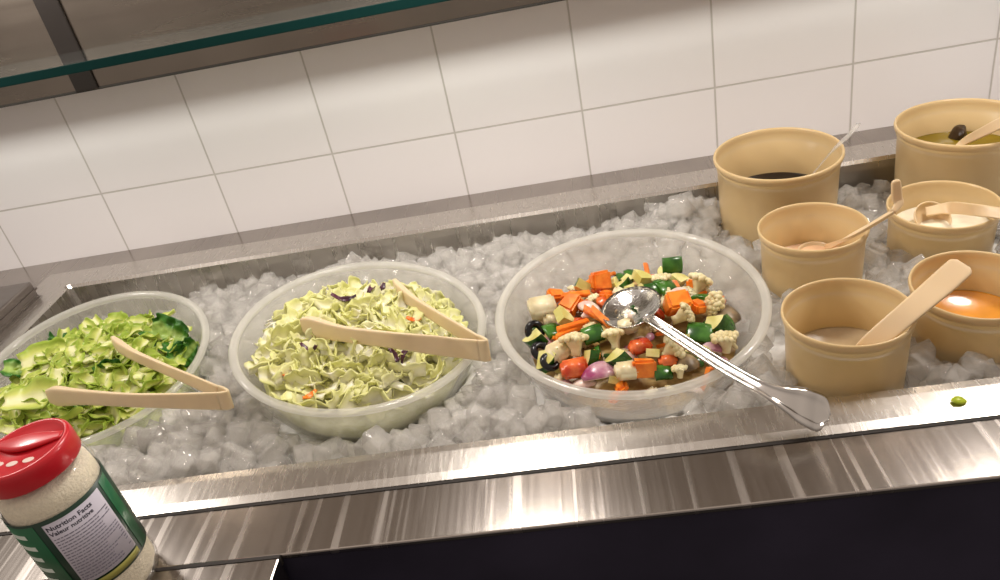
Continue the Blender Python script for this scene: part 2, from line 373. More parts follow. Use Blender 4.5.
# steel panel above the tiles, glass shelf in front of it
pz = ony(280, 53.5, -.065).z
pan = empty('wall_cabinet', (0, -.065, pz), 'brushed stainless steel cabinet front hanging over the white wall tiles', 'cabinet')
bm = bmesh.new(); box(bm, (-2.0, 0, 0), (2.0, .0645, .75), .002); link('front_panel', bm, MT['panelsteel'], pan)
bm = bmesh.new(); box(bm, (-2.0, -.0015, -.0015), (2.0, .004, .0015), .0005); link('bottom_edge', bm, MT['caulk'], pan)
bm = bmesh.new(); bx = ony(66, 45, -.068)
box(bm, (bx.x - .017, -.004, .0005), (bx.x + .017, -.0005, .40), .0012); link('painted_reflection', bm, simple('painted_reflection_dark', (.045, .038, .034), .35, metal=.6), pan)  # dark strip added to the panel as its blurred vertical reflection
gy = -.17; g0 = ony(200, 44, gy).z
gs = empty('glass_shelf', (0, gy, g0), 'clear glass shelf with a dark green edge in front of the steel cabinet', 'shelf')
bm = bmesh.new(); box(bm, (-1.9, .0012, -.0058), (1.9, .1045, .0058)); link('glass_pane', bm, MT['glass'], gs)
bm = bmesh.new(); box(bm, (-1.9, -.001, -.0060), (1.9, .0014, .0060), .0008); link('polished_edge', bm, MT['glassedge'], gs)

# ------------------------------------------------------------------ bowls
def quat(rx, ry):
    v = Vector((math.radians(rx), math.radians(ry), 0)); return Quaternion(v.normalized(), v.length)
BR = .143
BOWLS = [
    dict(c=Vector((-.6425, -.4025, -.0755)), q=quat(7, 4.2), label='frosted clear bowl of romaine lettuce beside the red-lidded jar', er=.119, ez=-.031, cz=-.006),
    dict(c=Vector((-.2875, -.4375, -.0590)), q=quat(2.8, 8.7), label='frosted clear bowl of pale iceberg lettuce, middle of the three salad bowls', er=.119, ez=-.030, cz=-.011),
    dict(c=Vector((.0120, -.4610, -.0602)), q=quat(5.2, 1.6), label='frosted clear bowl of mixed chopped vegetables with a steel spoon', er=.114, ez=-.040, cz=-.020),
]
outer = [(0, -.096), (.05, -.0955), (.078, -.092), (.098, -.082), (.113, -.067), (.124, -.048), (.1315, -.028), (.136, -.010), (.137, -.006)]
inner = [(.1335, -.006), (.1325, -.010), (.128, -.028), (.1205, -.047), (.1095, -.0655), (.095, -.0795), (.076, -.0885), (.05, -.092), (0, -.0925)]
rimp = [(.137, -.0062), (.1405, -.0058), (.143, -.0035), (.143, -.001), (.1405, .0008), (.1360, .0008), (.1335, -.0008), (.1333, -.0062)]
for b in BOWLS:
    e_ = empty('salad_bowl', b['c'], b['label'], 'bowl', None, b['q']); b['o'] = e_
    link('bowl_body', lathe(outer + inner, 96), MT['bowl'], e_, True)
    link('bowl_rim', lathe(rimp, 96, True), MT['bowlrim'], e_, True)
    b['m'] = Matrix.Translation(b['c']) @ b['q'].to_matrix().to_4x4()
    b['mi'] = b['m'].inverted()
def bowl_r(z):  # outer radius at local height z
    pts = [(r, h) for r, h in outer]
    if z <= pts[0][1]: return 0
    for (r0, h0), (r1, h1) in zip(pts, pts[1:]):
        if h0 <= z <= h1: return r0 + (r1 - r0) * (z - h0) / max(1e-9, h1 - h0)
    return .143
def food_z(b, x, y):
    r = math.hypot(x, y) / b['er']
    return b['ez'] + (b['cz'] - b['ez']) * max(0, 1 - r ** 2.2)
def food_at(b, u, v, lift=0):
    """the point of bowl b's heap of food seen at photo point (u, v)"""
    o = b['mi'] @ CAM; d = (b['mi'].to_3x3() @ ray(u, v)); t = .3
    while t < 1.6:
        p = o + d * t
        if p.z < food_z(b, p.x, p.y) + lift: break
        t += .001
    q = math.hypot(p.x, p.y); lim = b['er'] * .90
    if q > lim: p.x *= lim / q; p.y *= lim / q; p.z = food_z(b, p.x, p.y)
    return b['m'] @ p

# ------------------------------------------------------------------ crocks and dressings
CR_L, CR_S = .0793, .0587
CROCKS = [
    dict(c=(.2332, -.2125, -.0268), r=CR_L, h=.135, tilt=(2.2, 0), label='large cream crock of dark vinegar by the tiled wall', back=(777, 174.5), liq='vinegar', lc=(.010, .006, .005), ln='dark brown vinegar filling the large crock with a clear spoon'),
    dict(c=(.4676, -.1955, -.0323), r=CR_L, h=.135, tilt=(1, 0), label='large cream crock of herb oil in the corner by the wall', back=(940, 134), liq='herb_oil', lc=(.20, .135, .008), ln='olive green oil in the large crock by the wall corner'),
    dict(c=(.2284, -.3686, -.0534), r=CR_S, h=.105, tilt=(0, 0), label='small cream crock of pinkish dressing standing before the vinegar crock', back=(812, 242.5), liq='pink_dressing', lc=(.85, .56, .34), ln='thin pinkish dressing low in the crock before the vinegar crock'),
    dict(c=(.3834, -.3376, -.0674), r=CR_S, h=.105, tilt=(1.5, 0), label='small cream crock of white creamy dressing with a ladle lying in it', back=(940, 205.5), liq='creamy_dressing', lc=(.92, .84, .66), ln='white creamy dressing with dark specks on the crock wall'),
    dict(c=(.2087, -.5344, -.0571), r=CR_S, h=.105, tilt=(0, 0), label='small cream crock of cloudy clear dressing at the steel front edge', back=(842, 326), liq='cloudy_dressing', lc=(.50, .38, .22), ln='cloudy beige dressing in the crock with the broad flat ladle handle'),
    dict(c=(.3400, -.5045, -.0674), r=CR_S, h=.105, tilt=(3, 0), label='small cream crock of orange dressing cut by the frame edge', back=(967, 292), liq='orange_dressing', lc=(.72, .30, .035), ln='glossy orange dressing in the crock at the frame edge'),
]
def crock_prof(r, h):
    o = [(0, -h), (r * .86, -h), (r * .90, -h + .004), (r * .925, -h * .5), (r * .94, -.016), (r * .955, -.0145), (r * .955, -.012), (r * .955, -.0105), (r * .975, -.0085), (r * .985, -.0075)]
    o += [(r * .995, -.005), (r, -.0028), (r * .995, -.0008), (r * .98, 0), (r * .962, -.0004), (r * .950, -.002), (r * .944, -.006), (r * .938, -.018), (r * .918, -.0195), (r * .90, -h * .5), (r * .875, -h + .008), (r * .84, -h + .004), (0, -h + .004)]
    return o
for c in CROCKS:
    q = quat(*c['tilt']) if any(c['tilt']) else Quaternion()
    c['q'] = q
    e_ = empty('dressing_crock', c['c'], c['label'], 'crock', None, q)
    link('crock_body', lathe(crock_prof(c['r'], c['h']), 96), MT['crock'], e_, True)
    R = c['r'] * .905
    zl = ony(*c['back'], c['c'][1] + R).z - c['c'][2]; zl = max(-c['h'] + .02, min(-.02, zl)); c['zl'] = zl
    m = simple(c['liq'], c['lc'], .08 if c['liq'] in ('vinegar', 'herb_oil') else .22, coat=.4, noise_amt=.12, noise_scale=45, bump=.25, bump_scale=55, bump_dist=.0015)
    R = c['r'] * (.918 - .018 * min(1, -zl / (c['h'] * .5)))
    bm = lathe([(0, zl), (R * .97, zl), (R - .0006, zl + .0012), (R - .0008, zl - .002), (R * .97, zl - .014), (0, zl - .014)], 64)
    o = link(c['liq'], bm, m, None, True, c['c']); o.rotation_mode = 'QUATERNION'; o.rotation_quaternion = q; tag(o, c['ln'], 'dressing')
# dried specks above the creamy dressing
def blob(name, P, r, material, label, cat, group=None, sq=(1, 1, .5), seed=0, sub=2):
    bm = bmesh.new(); bmesh.ops.create_icosphere(bm, subdivisions=sub, radius=r)
    for v in bm.verts:
        v.co *= 1 + .35 * noise.noise(v.co / r * 1.1 + Vector((seed * 3.1, 0, 0))); v.co = Vector((v.co[i] * sq[i] for i in range(3)))
    o = link(name, bm, material, None, True, P); tag(o, label, cat, group); o.rotation_euler = (seed, seed * .7, seed * 2.1) if sq != (1, 1, .5) else (0, 0, seed)
    return o
c2 = CROCKS[1]
P = Vector(c2['c']) + Vector((-.002, .006, c2['zl'] + .001))
blob('herb_clump', onz(957, 136, P.z + .002), .015, simple('soaked_herbs', (.035, .018, .008), .3, bump=1, bump_scale=200), 'dark clump of soaked herbs floating on the green oil', 'herbs', None, (1, .8, .5), 3, 3)
for (u, v) in ((925.5, 203.5), (951.5, 205)):
    c = CROCKS[3]
    Pw = ony(u, v, c['c'][1] + c['r'] * .895)
    blob('herb_speck', Pw, .0014, MT['radicchio'], 'tiny dark herb speck stuck inside the white dressing crock', 'herb speck', 'specks inside the white dressing crock', (1, .5, 1.2), 1, 1)

# ------------------------------------------------------------------ ladles and spoons in the crocks
def V5(p, w, t): return (p[0], p[1], p[2], w, t)
def cup(R, depth, th=.0014):
    pr = [(0, -depth)] + [(R * math.sin(a), -depth * math.cos(a)) for a in [PI / 2 * k / 7 for k in range(1, 8)]]
    pr2 = [((R - th) * math.sin(a), -(depth - th) * math.cos(a)) for a in [PI / 2 * k / 7 for k in range(7, 0, -1)]] + [(0, -depth + th)]
    return lathe(pr + pr2, 40)
def ladle(label, cuppos, R, depth, path, up, material=None, tiltq=None, cupdepth=None):
    material = material or MT['ladle']
    e_ = empty('dressing_ladle', cuppos, label, 'ladle')
    o = link('ladle_cup', cup(R, depth), material, e_, True)
    if tiltq is not None: o.rotation_mode = 'QUATERNION'; o.rotation_quaternion = tiltq
    o = link('handle', sweep(path, up, 60, 16, .45, .35), material, e_, True); o.location = -Vector(cuppos)
    return e_
# pink dressing: handle edge on, hooked tip above the white dressing crock
c = CROCKS[2]; C_ = Vector(c['c'])
a0 = onz(815, 249, C_.z + c['zl'] + .004); a1 = onz(842, 241, C_.z - .006); a2 = onz(868, 227, C_.z + .010); a3 = onz(893, 212, C_.z + .022)
a4 = a3 + Vector((.007, .004, .006)); a5 = ony(897, 198, a3.y + .006); a6 = ony(896, 183, a3.y + .006)
e_ = ladle('cream ladle in the pinkish dressing, its hooked tip standing over the white dressing crock', a0, .019, .012,
      [V5(a0 + Vector((.012, 0, 0)), .004, .0014), V5(a1, .0022, .003), V5(a2, .002, .003), V5(a3, .002, .003)], (0, 0, 1))
o = link('hooked_tip', sweep([V5(a3, .003, .0022), V5(a4 + Vector((0, 0, .001)), .0045, .0022), V5(a5, .0052, .0024), V5(a6, .0046, .0022), V5(a6 + (a6 - a5) * .2, .0025, .0012)], (1, 0, 0), 24, 14), MT['ladle'], e_, True); o.location = -a0
# white dressing: ladle resting on the surface, handle running out over the rim
c = CROCKS[3]; C_ = Vector(c['c']); zs = C_.z + c['zl']
b0 = onz(933, 217, zs + .009)
hp = [onz(926, 212, zs + .012), onz(950, 208, zs + .018), onz(975, 210, C_.z + .004), onz(1004, 214, C_.z + .010), onz(1040, 219, C_.z + .016)]
rim0 = Vector(C_) + Vector((c['r'], 0, .004))
ladle('cream ladle lying tipped in the white creamy dressing, handle over the crock rim', b0, .021, .014,
      [V5(hp[0], .006, .002), V5(hp[1], .0072, .002), V5(hp[2], .0066, .0022), V5(hp[3], .0062, .0022), V5(hp[4], .006, .002)], (0, 1, .5),
      tiltq=Quaternion(Vector((1, .2, 0)).normalized(), math.radians(38)))
# cloudy dressing: broad flat handle toward the viewer's side
c = CROCKS[4]; C_ = Vector(c['c'])
zc5 = C_.z + c['zl'] + .004
q0 = onz(868, 347, C_.z - .016); q1 = onz(905, 315, C_.z + .010); q2 = onz(940, 285, C_.z + .026); q3 = onz(957, 270, C_.z + .034)
q4 = q3 + (q3 - q2).normalized() * .008
ladle('cream ladle with a broad flat handle leaning between two front crocks', Vector((q0.x - .012, q0.y + .012, zc5)), .02, .012,
      [V5(q0 + Vector((-.012, .006, -.022)), .005, .0016), V5(q0, .009, .002), V5(q1, .0100, .0022), V5(q2, .0112, .0022), V5(q3, .0112, .0022), V5(q3 + (q4 - q3) * .6, .0106, .0022), V5(q4, .0070, .0018)],
      (Vector((-.75, .62, .12))))
# oil crock ladle
c = CROCKS[1]; C_ = Vector(c['c'])
d0 = onz(964, 142, C_.z - .014); d1 = onz(985, 131, C_.z + .008); d2 = onz(1003, 122, C_.z + .024); d3 = onz(1040, 104, C_.z + .05)
ladle('cream ladle leaning out of the herb oil crock', Vector((d0.x - .008, d0.y + .004, C_.z + c['zl'] - .004)), .020, .012,
      [V5(d0 + Vector((-.01, 0, -.012)), .004, .002), V5(d0, .005, .002), V5(d1, .0062, .002), V5(d2, .007, .002), V5(d3, .008, .002)], (0, 1, .6))
# clear spoon in vinegar
c = CROCKS[0]; C_ = Vector(c['c'])
f0 = onz(815, 171, C_.z - .02); f1 = onz(832, 151, C_.z + .006); f2 = onz(849, 135, C_.z + .020); f3 = ony(858.5, 123.5, f2.y + .012)
e_ = empty('plastic_spoon', f0, 'clear plastic spoon leaning on the rim of the vinegar crock', 'spoon')
o = link('handle', sweep([V5(f0 + Vector((-.03, -.01, -.03)), .003, .001), V5(f0, .003, .0012), V5(f1, .0036, .0014), V5(f2, .0044, .0014), V5(f3, .003, .0012)], (.6, .6, .3), 40, 12, .5, .6), MT['clearplastic'], e_, True); o.location = -f0
o = link('spoon_cup', cup(.013, .006), MT['clearplastic'], e_, True); o.location = (-.04, -.012, -.034)

# ------------------------------------------------------------------ ice
def ice_base(x, y):
    z = ZC - .021 + .007 * noise.noise(Vector((x * 14, y * 14, 3)))
    z -= .024 * max(0, min(1, (y + .33) / .17))
    z += .006 * max(0, min(1, (-.56 - y) / .03))                         # lower toward the wall
    z += .040 * math.exp(-(((x - .105) / .06) ** 2 + ((y + .19) / .055) ** 2))   # heap by the vinegar crock
    z += .016 * math.exp(-(((x + .36) / .05) ** 2 + ((y + .19) / .05) ** 2))
    z += .012 * math.exp(-(((x + .13) / .10) ** 2 + ((y + .22) / .07) ** 2))
    z -= .040 * max(0, min(1, (-.60 - x) / .10)) * max(0, min(1, (y + .36) / .12))   # empty far corner
    z -= .012 * max(0, min(1, (x - .13) / .05)) * max(0, min(1, (-.50 - y) / .05))
    return z
def clear_of_things(x, y, z, pad):
    for b in BOWLS:
        q = b['mi'] @ Vector((x, y, z)); rr_ = bowl_r(min(q.z + pad, -.004)) if q.z > -.11 else 0
        if math.hypot(q.x, q.y) < rr_ + pad * .6: return False
    for c in CROCKS:
        if math.hypot(x - c['c'][0], y - c['c'][1]) < c['r'] * .94 + pad * .7: return False
    return True
def ice_cube_bm(seed):
    r = random.Random(seed); bm = bmesh.new(); bmesh.ops.create_cube(bm, size=2)
    sx, sy, sz = r.uniform(.0085, .0125), r.uniform(.0085, .0115), r.uniform(.005, .0095)
    for v in bm.verts: v.co = Vector((v.co.x * sx * r.uniform(.82, 1.15), v.co.y * sy * r.uniform(.82, 1.15), v.co.z * sz * r.uniform(.82, 1.15)))
    bmesh.ops.bevel(bm, geom=list(bm.edges), offset=r.uniform(.0010, .0022), segments=2, affect='EDGES', profile=.5)
    bmesh.ops.subdivide_edges(bm, edges=[e for e in bm.edges if e.calc_length() > .008], cuts=2, use_grid_fill=True)
    for v in bm.verts:
        v.co += v.co.normalized() * .0010 * noise.noise(v.co * 170 + Vector((seed, 0, 0)))
    return bm
ICE_MESH = []
for s in range(14):
    bm = ice_cube_bm(s + 5); me = bpy.data.meshes.new('ice_cube'); bm.to_mesh(me); bm.free(); me.materials.append(MT['ice'])
    me.polygons.foreach_set('use_smooth', [True] * len(me.polygons)); ICE_MESH.append(me)
cand = []
ri = random.Random(4)
sp_ = .0185
y = YF + .010
row = 0
while y < YB - .008:
    x = XL + .012 + (sp_ / 2 if row % 2 else 0)
    while x < .62:
        px, py = x + ri.uniform(-.006, .006), y + ri.uniform(-.006, .006)
        for lay in (0, 1):
            if lay and ri.random() > .38: continue
            z = ice_base(px, py) + .004 + lay * ri.uniform(.009, .013)
            px_, py_ = px + lay * ri.uniform(-.008, .008), py + lay * ri.uniform(-.008, .008)
            if px_ < XL + .010 or py_ > YB - .012 or py_ < YF + .010: continue
            if clear_of_things(px_, py_, z, .0105): cand.append((px_, py_, z))
        x += sp_
    y += sp_ * .9; row += 1
# which cubes can be seen at all (not under a bowl or behind a crock) and how near
def hidden(P):
    d = P - CAM; L_ = d.length; d = d / L_
    for b in BOWLS:       # the side wall and food of a bowl hide what is straight behind them
        o = b['mi'] @ CAM; dl = b['mi'].to_3x3() @ d
        t = -.03 / 1; tt = (-.045 - o.z) / dl.z
        if 0 < tt < L_ - .01:
            h = o + dl * tt
            if math.hypot(h.x, h.y) < .115: return True
    for c in CROCKS:
        for k in range(1, 40):
            q = P - d * (k * .006)
            if q.z < c['c'][2] and math.hypot(q.x - c['c'][0], q.y - c['c'][1]) < c['r'] * .95: return True
    if P.y > -.62:        # front rim
        tt = (ZC - CAM.z) / d.z
        if tt < L_ and (CAM + d * tt).y < YF: return True
    return False
vis, rest = [], []
for p in cand:
    u, v, w = proj(p)
    if -6 < u < 1006 and -6 < v < 586 and not hidden(Vector(p)): vis.append((w, p))
    elif -60 < u < 1060: rest.append(p)
vis.sort(); NI = 300
rest += [p for w, p in vis[NI:]]
print('ice visible', len(vis), 'rest', len(rest))
def where(p):
    x, y = p[0], p[1]
    if x > .13: return ('clear ice cube packed around the cream dressing crocks', 'ice cubes around the dressing crocks')
    if y > -.30 and x > -.55: return ('clear ice cube heaped along the rear steel wall of the well', 'ice cubes along the rear wall of the well')
    if x > -.14: return ('clear ice cube packed around the bowl of chopped vegetables', 'ice cubes around the vegetable bowl')
    if x > -.40: return ('clear ice cube packed around the bowl of iceberg lettuce', 'ice cubes around the iceberg bowl')
    return ('clear ice cube packed around the bowl of romaine lettuce', 'ice cubes around the romaine bowl')
def rot_ice(o):
    o.rotation_euler = (ri.gauss(0, .55), ri.gauss(0, .55), ri.uniform(0, 6.28)); s = ri.uniform(.85, 1.25); o.scale = (s, s, s)
for w, p in vis[:NI]:
    o = bpy.data.objects.new('ice_cube', ri.choice(ICE_MESH)); COL.objects.link(o); o.location = p; rot_ice(o)
    lb, gr = where(p); tag(o, lb, 'ice cube', gr)
# the remaining cubes and the packed bed below
allv, allf = [], []; off = 0
for p in rest:
    me = ri.choice(ICE_MESH); n = len(me.vertices)
    Mx = Matrix.Translation(p) @ Quaternion((ri.gauss(0, 1), ri.gauss(0, 1), ri.gauss(0, 1), ri.gauss(0, 1))).normalized().to_matrix().to_4x4() @ Matrix.Scale(ri.uniform(.85, 1.15), 4)
    allv += [tuple(Mx @ v.co) for v in me.vertices]; allf += [tuple(off + i for i in f.vertices) for f in me.polygons]; off += n
if allv:
    tag(link('loose_ice', (allv, [], allf), MT['ice'], None, True), 'mass of small clear ice filling the steel well', 'ice', kind='stuff')
nx, ny = 200, 60; V, Fc = [], []
x0, x1, y0, y1 = XL + .007, .75, YF + .007, YB - .007
for j in range(ny + 1):
    for i in range(nx + 1):
        x = x0 + (x1 - x0) * i / nx; y = y0 + (y1 - y0) * j / ny
        z = ice_base(x, y) - .006 + .006 * noise.noise(Vector((x * 60, y * 60, 0))) + .004 * noise.noise(Vector((x * 150, y * 150, 5)))
        for b in BOWLS:
            q = b['mi'] @ Vector((x, y, z)); r = math.hypot(q.x, q.y)
            if r < .143:
                for (ra, ha), (rb, hb) in zip(outer, outer[1:]):
                    if ra <= r <= rb or (r > .137 and rb == .137):
                        hz = ha + (hb - ha) * min(1, (r - ra) / (rb - ra)) - .002; break
                zz = (b['m'] @ Vector((q.x, q.y, hz))).z
                z = min(z, zz)
        for c in CROCKS:
            if math.hypot(x - c['c'][0], y - c['c'][1]) < c['r'] * .88: z = min(z, c['c'][2] - c['h'] - .0005)
        z = max(z, ZC - .146)
        V.append((x, y, z))
for j in range(ny):
    for i in range(nx):
        a = j * (nx + 1) + i; Fc.append((a, a + 1, a + nx + 2, a + nx + 1))
tag(link('packed_ice', (V, [], Fc), MT['icebed'], None, True), 'packed whitish bed of crushed ice under the loose cubes', 'ice', kind='stuff')

# ------------------------------------------------------------------ leaves
def leaf(seed, L, Wd, fold, bend, ruffle, freq, nu=13, nv=9, th=.0007, rag=.25, curl=0):
    r = random.Random(seed); sx = Vector((seed * 1.7, seed * .9, 0)); V, UV = [], []
    for i in range(nu):
        u = i / (nu - 1)
        w = Wd * (math.sin(PI * (u * .86 + .09)) ** .45) * (1 + rag * noise.noise(Vector((u * 3.2, seed, 0))))
        for j in range(nv):
            v = j / (nv - 1) * 2 - 1; s = 1 if v > 0 else -1
            w2 = w * (1 + rag * noise.noise(Vector((u * 5, s * 3 + seed * .37, 2))))
            X = (u - .5) * L * (1 + .12 * noise.noise(Vector((v * 2, seed, 7)))); Y = v * w2
            Z = fold * abs(v) ** 1.6 * Wd + bend * L * (u - .5) ** 2 * 4 + ruffle * (.35 + .65 * abs(v)) * noise.noise(Vector((X * freq, Y * freq, seed * 1.3))) * 2
            if curl:
                a = curl * v; Y = w2 * math.sin(a) / max(abs(curl), .01) * 1.0; Z += w2 * abs(curl) * .55 * (1 - math.cos(a))
            V.append(Vector((X, Y, Z))); UV.append((abs(v) * .8 + .2 * u, u))
    bm = bmesh.new(); uvl = bm.loops.layers.uv.new('UVMap')
    top = [bm.verts.new(v) for v in V]
    N = []
    for i in range(nu):
        for j in range(nv):
            a = V[min(i + 1, nu - 1) * nv + j] - V[max(i - 1, 0) * nv + j]; b = V[i * nv + min(j + 1, nv - 1)] - V[i * nv + max(j - 1, 0)]
            N.append(a.cross(b).normalized())
    bot = []
    for k, v in enumerate(V):
        t = th * (1 + 3.0 * max(0, 1 - UV[k][0] * 4)); bot.append(bm.verts.new(v - N[k] * t))
    idx = {}
    for k, v in enumerate(top): idx[v] = k
    for k, v in enumerate(bot): idx[v] = k
    def face(q):
        f = bm.faces.new(q); f.smooth = True
        for lp in f.loops: lp[uvl].uv = UV[idx[lp.vert]]
    for i in range(nu - 1):
        for j in range(nv - 1):
            a, b, c, d = i * nv + j, (i + 1) * nv + j, (i + 1) * nv + j + 1, i * nv + j + 1
            face([top[a], top[b], top[c], top[d]]); face([bot[d], bot[c], bot[b], bot[a]])
    bd = [i * nv for i in range(nu)] + [(nu - 1) * nv + j for j in range(1, nv)] + [i * nv + nv - 1 for i in range(nu - 2, -1, -1)] + [j for j in range(nv - 2, 0, -1)]
    for a, b in zip(bd, bd[1:] + bd[:1]): face([top[b], top[a], bot[a], bot[b]])
    return bm
def mesh_of(bm, name, material):
    me = bpy.data.meshes.new(name); bm.to_mesh(me); bm.free(); me.materials.append(material); return me
ROM = [mesh_of(leaf(s, random.Random(s).uniform(.026, .050), random.Random(s + 1).uniform(.009, .017), .25, random.Random(s + 2).uniform(-.12, .16), .0042, 75, 17, 11, curl=random.Random(s).uniform(0, .9)), 'romaine_piece', MT['romaine']) for s in range(14)]
ICEB = [mesh_of(leaf(s + 40, random.Random(s).uniform(.028, .048), random.Random(s + 1).uniform(.013, .022), .25, random.Random(s + 2).uniform(-.25, .30), .0048, 105, 19, 13, .0011, .50, random.Random(s).uniform(.3, 1.5)), 'iceberg_piece', MT['iceberg']) for s in range(18)]
ICEF = [mesh_of(leaf(s + 140, random.Random(s + 9).uniform(.030, .050), random.Random(s + 3).uniform(.013, .020), .2, random.Random(s + 2).uniform(-.15, .25), .0035, 60, 15, 11, .0016, .45, random.Random(s).uniform(.1, .9)), 'iceberg_piece', MT['iceberg']) for s in range(8)]
DARKM = [mesh_of(leaf(s + 80, .062, .024, .35, .12, .007, 110, 25, 17, .0006, .2, .5), 'dark_leaf', MT['romainedark']) for s in range(4)]
rl = random.Random(21)
def place_leaf(b, lx, ly, me, name, lift, tilt=.5, label=None, cat=None, group=None, rz=None, scale=1, e=None):
    o = bpy.data.objects.new(name, me); COL.objects.link(o)
    r = math.hypot(lx, ly)
    P = b['m'] @ Vector((lx, ly, food_z(b, lx, ly) + lift))
    o.location = P; o.scale = (scale,) * 3
    q = b['q'] @ Quaternion((0, 0, 1), rl.uniform(0, 6.28) if rz is None else rz)
    q = q @ Quaternion((1, 0, 0), rl.gauss(0, tilt) if e is None else e[0]) @ Quaternion((0, 1, 0), rl.gauss(0, tilt * .6) if e is None else e[1])
    o.rotation_mode = 'QUATERNION'; o.rotation_quaternion = q
    if cat: tag(o, label, cat, group)
    return o
def mound(b, name, material, label, cat, lower=.010, bump=.006, fr=45):
    V, Fc = [(0, 0, food_z(b, 0, 0) - lower)], []; nr, ns = 14, 56
    for i in range(1, nr + 1):
        for k in range(ns):
            a = 2 * PI * k / ns; rmax = b['er'] - .004
            r = rmax * i / nr; x, y = r * math.cos(a), r * math.sin(a)
            V.append((x, y, food_z(b, x, y) - lower + bump * noise.noise(Vector((x * fr, y * fr, 9)))))
    for k in range(ns): Fc.append((0, 1 + k, 1 + (k + 1) % ns))
    for i in range(nr - 1):
        for k in range(ns):
            a = 1 + i * ns + k; a2 = 1 + i * ns + (k + 1) % ns; Fc.append((a, a + ns, a2 + ns, a2))
    # skirt down the inner wall
    base = len(V)
    zs_ = [-.050, -.065, -.079, -.088]; rs_ = [.1145, .1080, .0940, .075]
    for z, r in zip(zs_, rs_):
        r = min(r, b['er'] - .004)
        for k in range(ns): a = 2 * PI * k / ns; V.append((r * math.cos(a), r * math.sin(a), z))
    prev = 1 + (nr - 1) * ns
    for q in range(4):
        cur = base + q * ns
        for k in range(ns): Fc.append((prev + k, cur + k, cur + (k + 1) % ns, prev + (k + 1) % ns))
        prev = cur
    Fc.append(tuple(prev + k for k in range(ns)))
    o = link(name, (V, [], Fc), material, None, True); o.matrix_world = b['m']
    o.location = b['c']; o.rotation_mode = 'QUATERNION'; o.rotation_quaternion = b['q']
    tag(o, label, cat, kind='stuff'); return o
solid_leafbase = two_tone('lettuce_shreds', (.36, .45, .10), (.66, .72, .26), 60, .45, bump=1)
solid_icebase = two_tone('iceberg_shreds', (.55, .56, .22), (.80, .80, .46), 60, .45, bump=1)
def scatter(b, n, rmax, seed, mind):
    r = random.Random(seed); pts = []; tries = 0
    while len(pts) < n and tries < 20000:
        tries += 1; a = r.uniform(0, 2 * PI); q = rmax * math.sqrt(r.random()); x, y = q * math.cos(a), q * math.sin(a)
        if all((x - u) ** 2 + (y - v) ** 2 > mind ** 2 for u, v in pts): pts.append((x, y))
    return pts
B1, B2, B3 = BOWLS
mound(B1, 'shredded_romaine', solid_leafbase, 'mass of chopped romaine lettuce under the top leaves', 'lettuce')
mound(B2, 'shredded_iceberg', solid_icebase, 'mass of chopped iceberg lettuce under the top leaves', 'lettuce')
mound(B3, 'chopped_vegetable_mix', MT['saladbase'], 'mass of dressed vegetable scraps under the larger chunks', 'vegetables', .012)
for i, (x, y) in enumerate(scatter(B1, 190, .106, 3, .0120)):
    u, v, _ = proj(B1['m'] @ Vector((x, y, food_z(B1, x, y))))
    if u < -25: continue
    place_leaf(B1, x, y, rl.choice(ROM), 'romaine_piece', rl.uniform(-.003, .006), .45, 'torn yellow-green piece of romaine lettuce in the bowl beside the jar', 'lettuce leaf', 'romaine pieces in the bowl beside the jar')
for i, (x, y) in enumerate(scatter(B2, 240, .106, 5, .0105)):
    place_leaf(B2, x, y, rl.choice(ICEB if i % 3 else ICEF), 'iceberg_piece', rl.uniform(-.003, .008), .6, 'crumpled pale piece of iceberg lettuce in the middle salad bowl', 'lettuce leaf', 'iceberg pieces in the middle bowl')
def leaf_px(b, u, v, me, name, label, cat='lettuce leaf', lift=.006, group=None, rz=None, e=None, scale=1):
    P = b['mi'] @ food_at(b, u, v); return place_leaf(b, P.x, P.y, me, name, lift, .3, label, cat, group, rz, scale, e)
leaf_px(B1, 176, 343, DARKM[0], 'dark_romaine_leaf', 'large dark green crinkled romaine leaf at the rim of the romaine bowl', lift=.012, rz=-.5, e=(.55, .1))
leaf_px(B1, 185, 358, DARKM[3], 'dark_romaine_leaf', 'dark green romaine scrap under the large dark leaf', lift=.004, rz=.9, e=(.5, -.3), scale=.7)
leaf_px(B1, 10, 375, DARKM[1], 'dark_romaine_leaf', 'dark green leaf end beside the frame edge in the romaine bowl', lift=.008, rz=.2, e=(.2, .1), scale=.75)
leaf_px(B1, 62, 345, DARKM[2], 'green_romaine_leaf', 'mid green leaf tip at the far side of the romaine bowl', lift=.006, rz=2.4, e=(.3, .2), scale=.6)
leaf_px(B1, 110, 372, DARKM[2], 'dark_romaine_leaf', 'thin dark green leaf strip between the arms of the tongs', lift=.005, rz=.5, e=(.9, .1), scale=.5)
leaf_px(B1, 85, 405, DARKM[0], 'dark_romaine_leaf', 'dark green scrap below the tongs tip in the romaine bowl', lift=.004, rz=1.5, e=(.4, .1), scale=.4)
leaf_px(B1, 38, 405, ROM[3], 'pale_romaine_leaf', 'broad pale green romaine leaf lying behind the red lid', lift=.013, rz=.3, e=(.25, .0), scale=1.9)
leaf_px(B1, 48, 362, ROM[5], 'pale_romaine_leaf', 'folded pale green romaine leaf above the tongs tip', lift=.012, rz=.5, e=(.4, .0), scale=1.35)
leaf_px(B1, 143, 330, ROM[7], 'yellow_romaine_leaf', 'bright yellow-green frilly leaf at the far rim of the romaine bowl', lift=.010, rz=0, e=(.5, .2), scale=1.0)
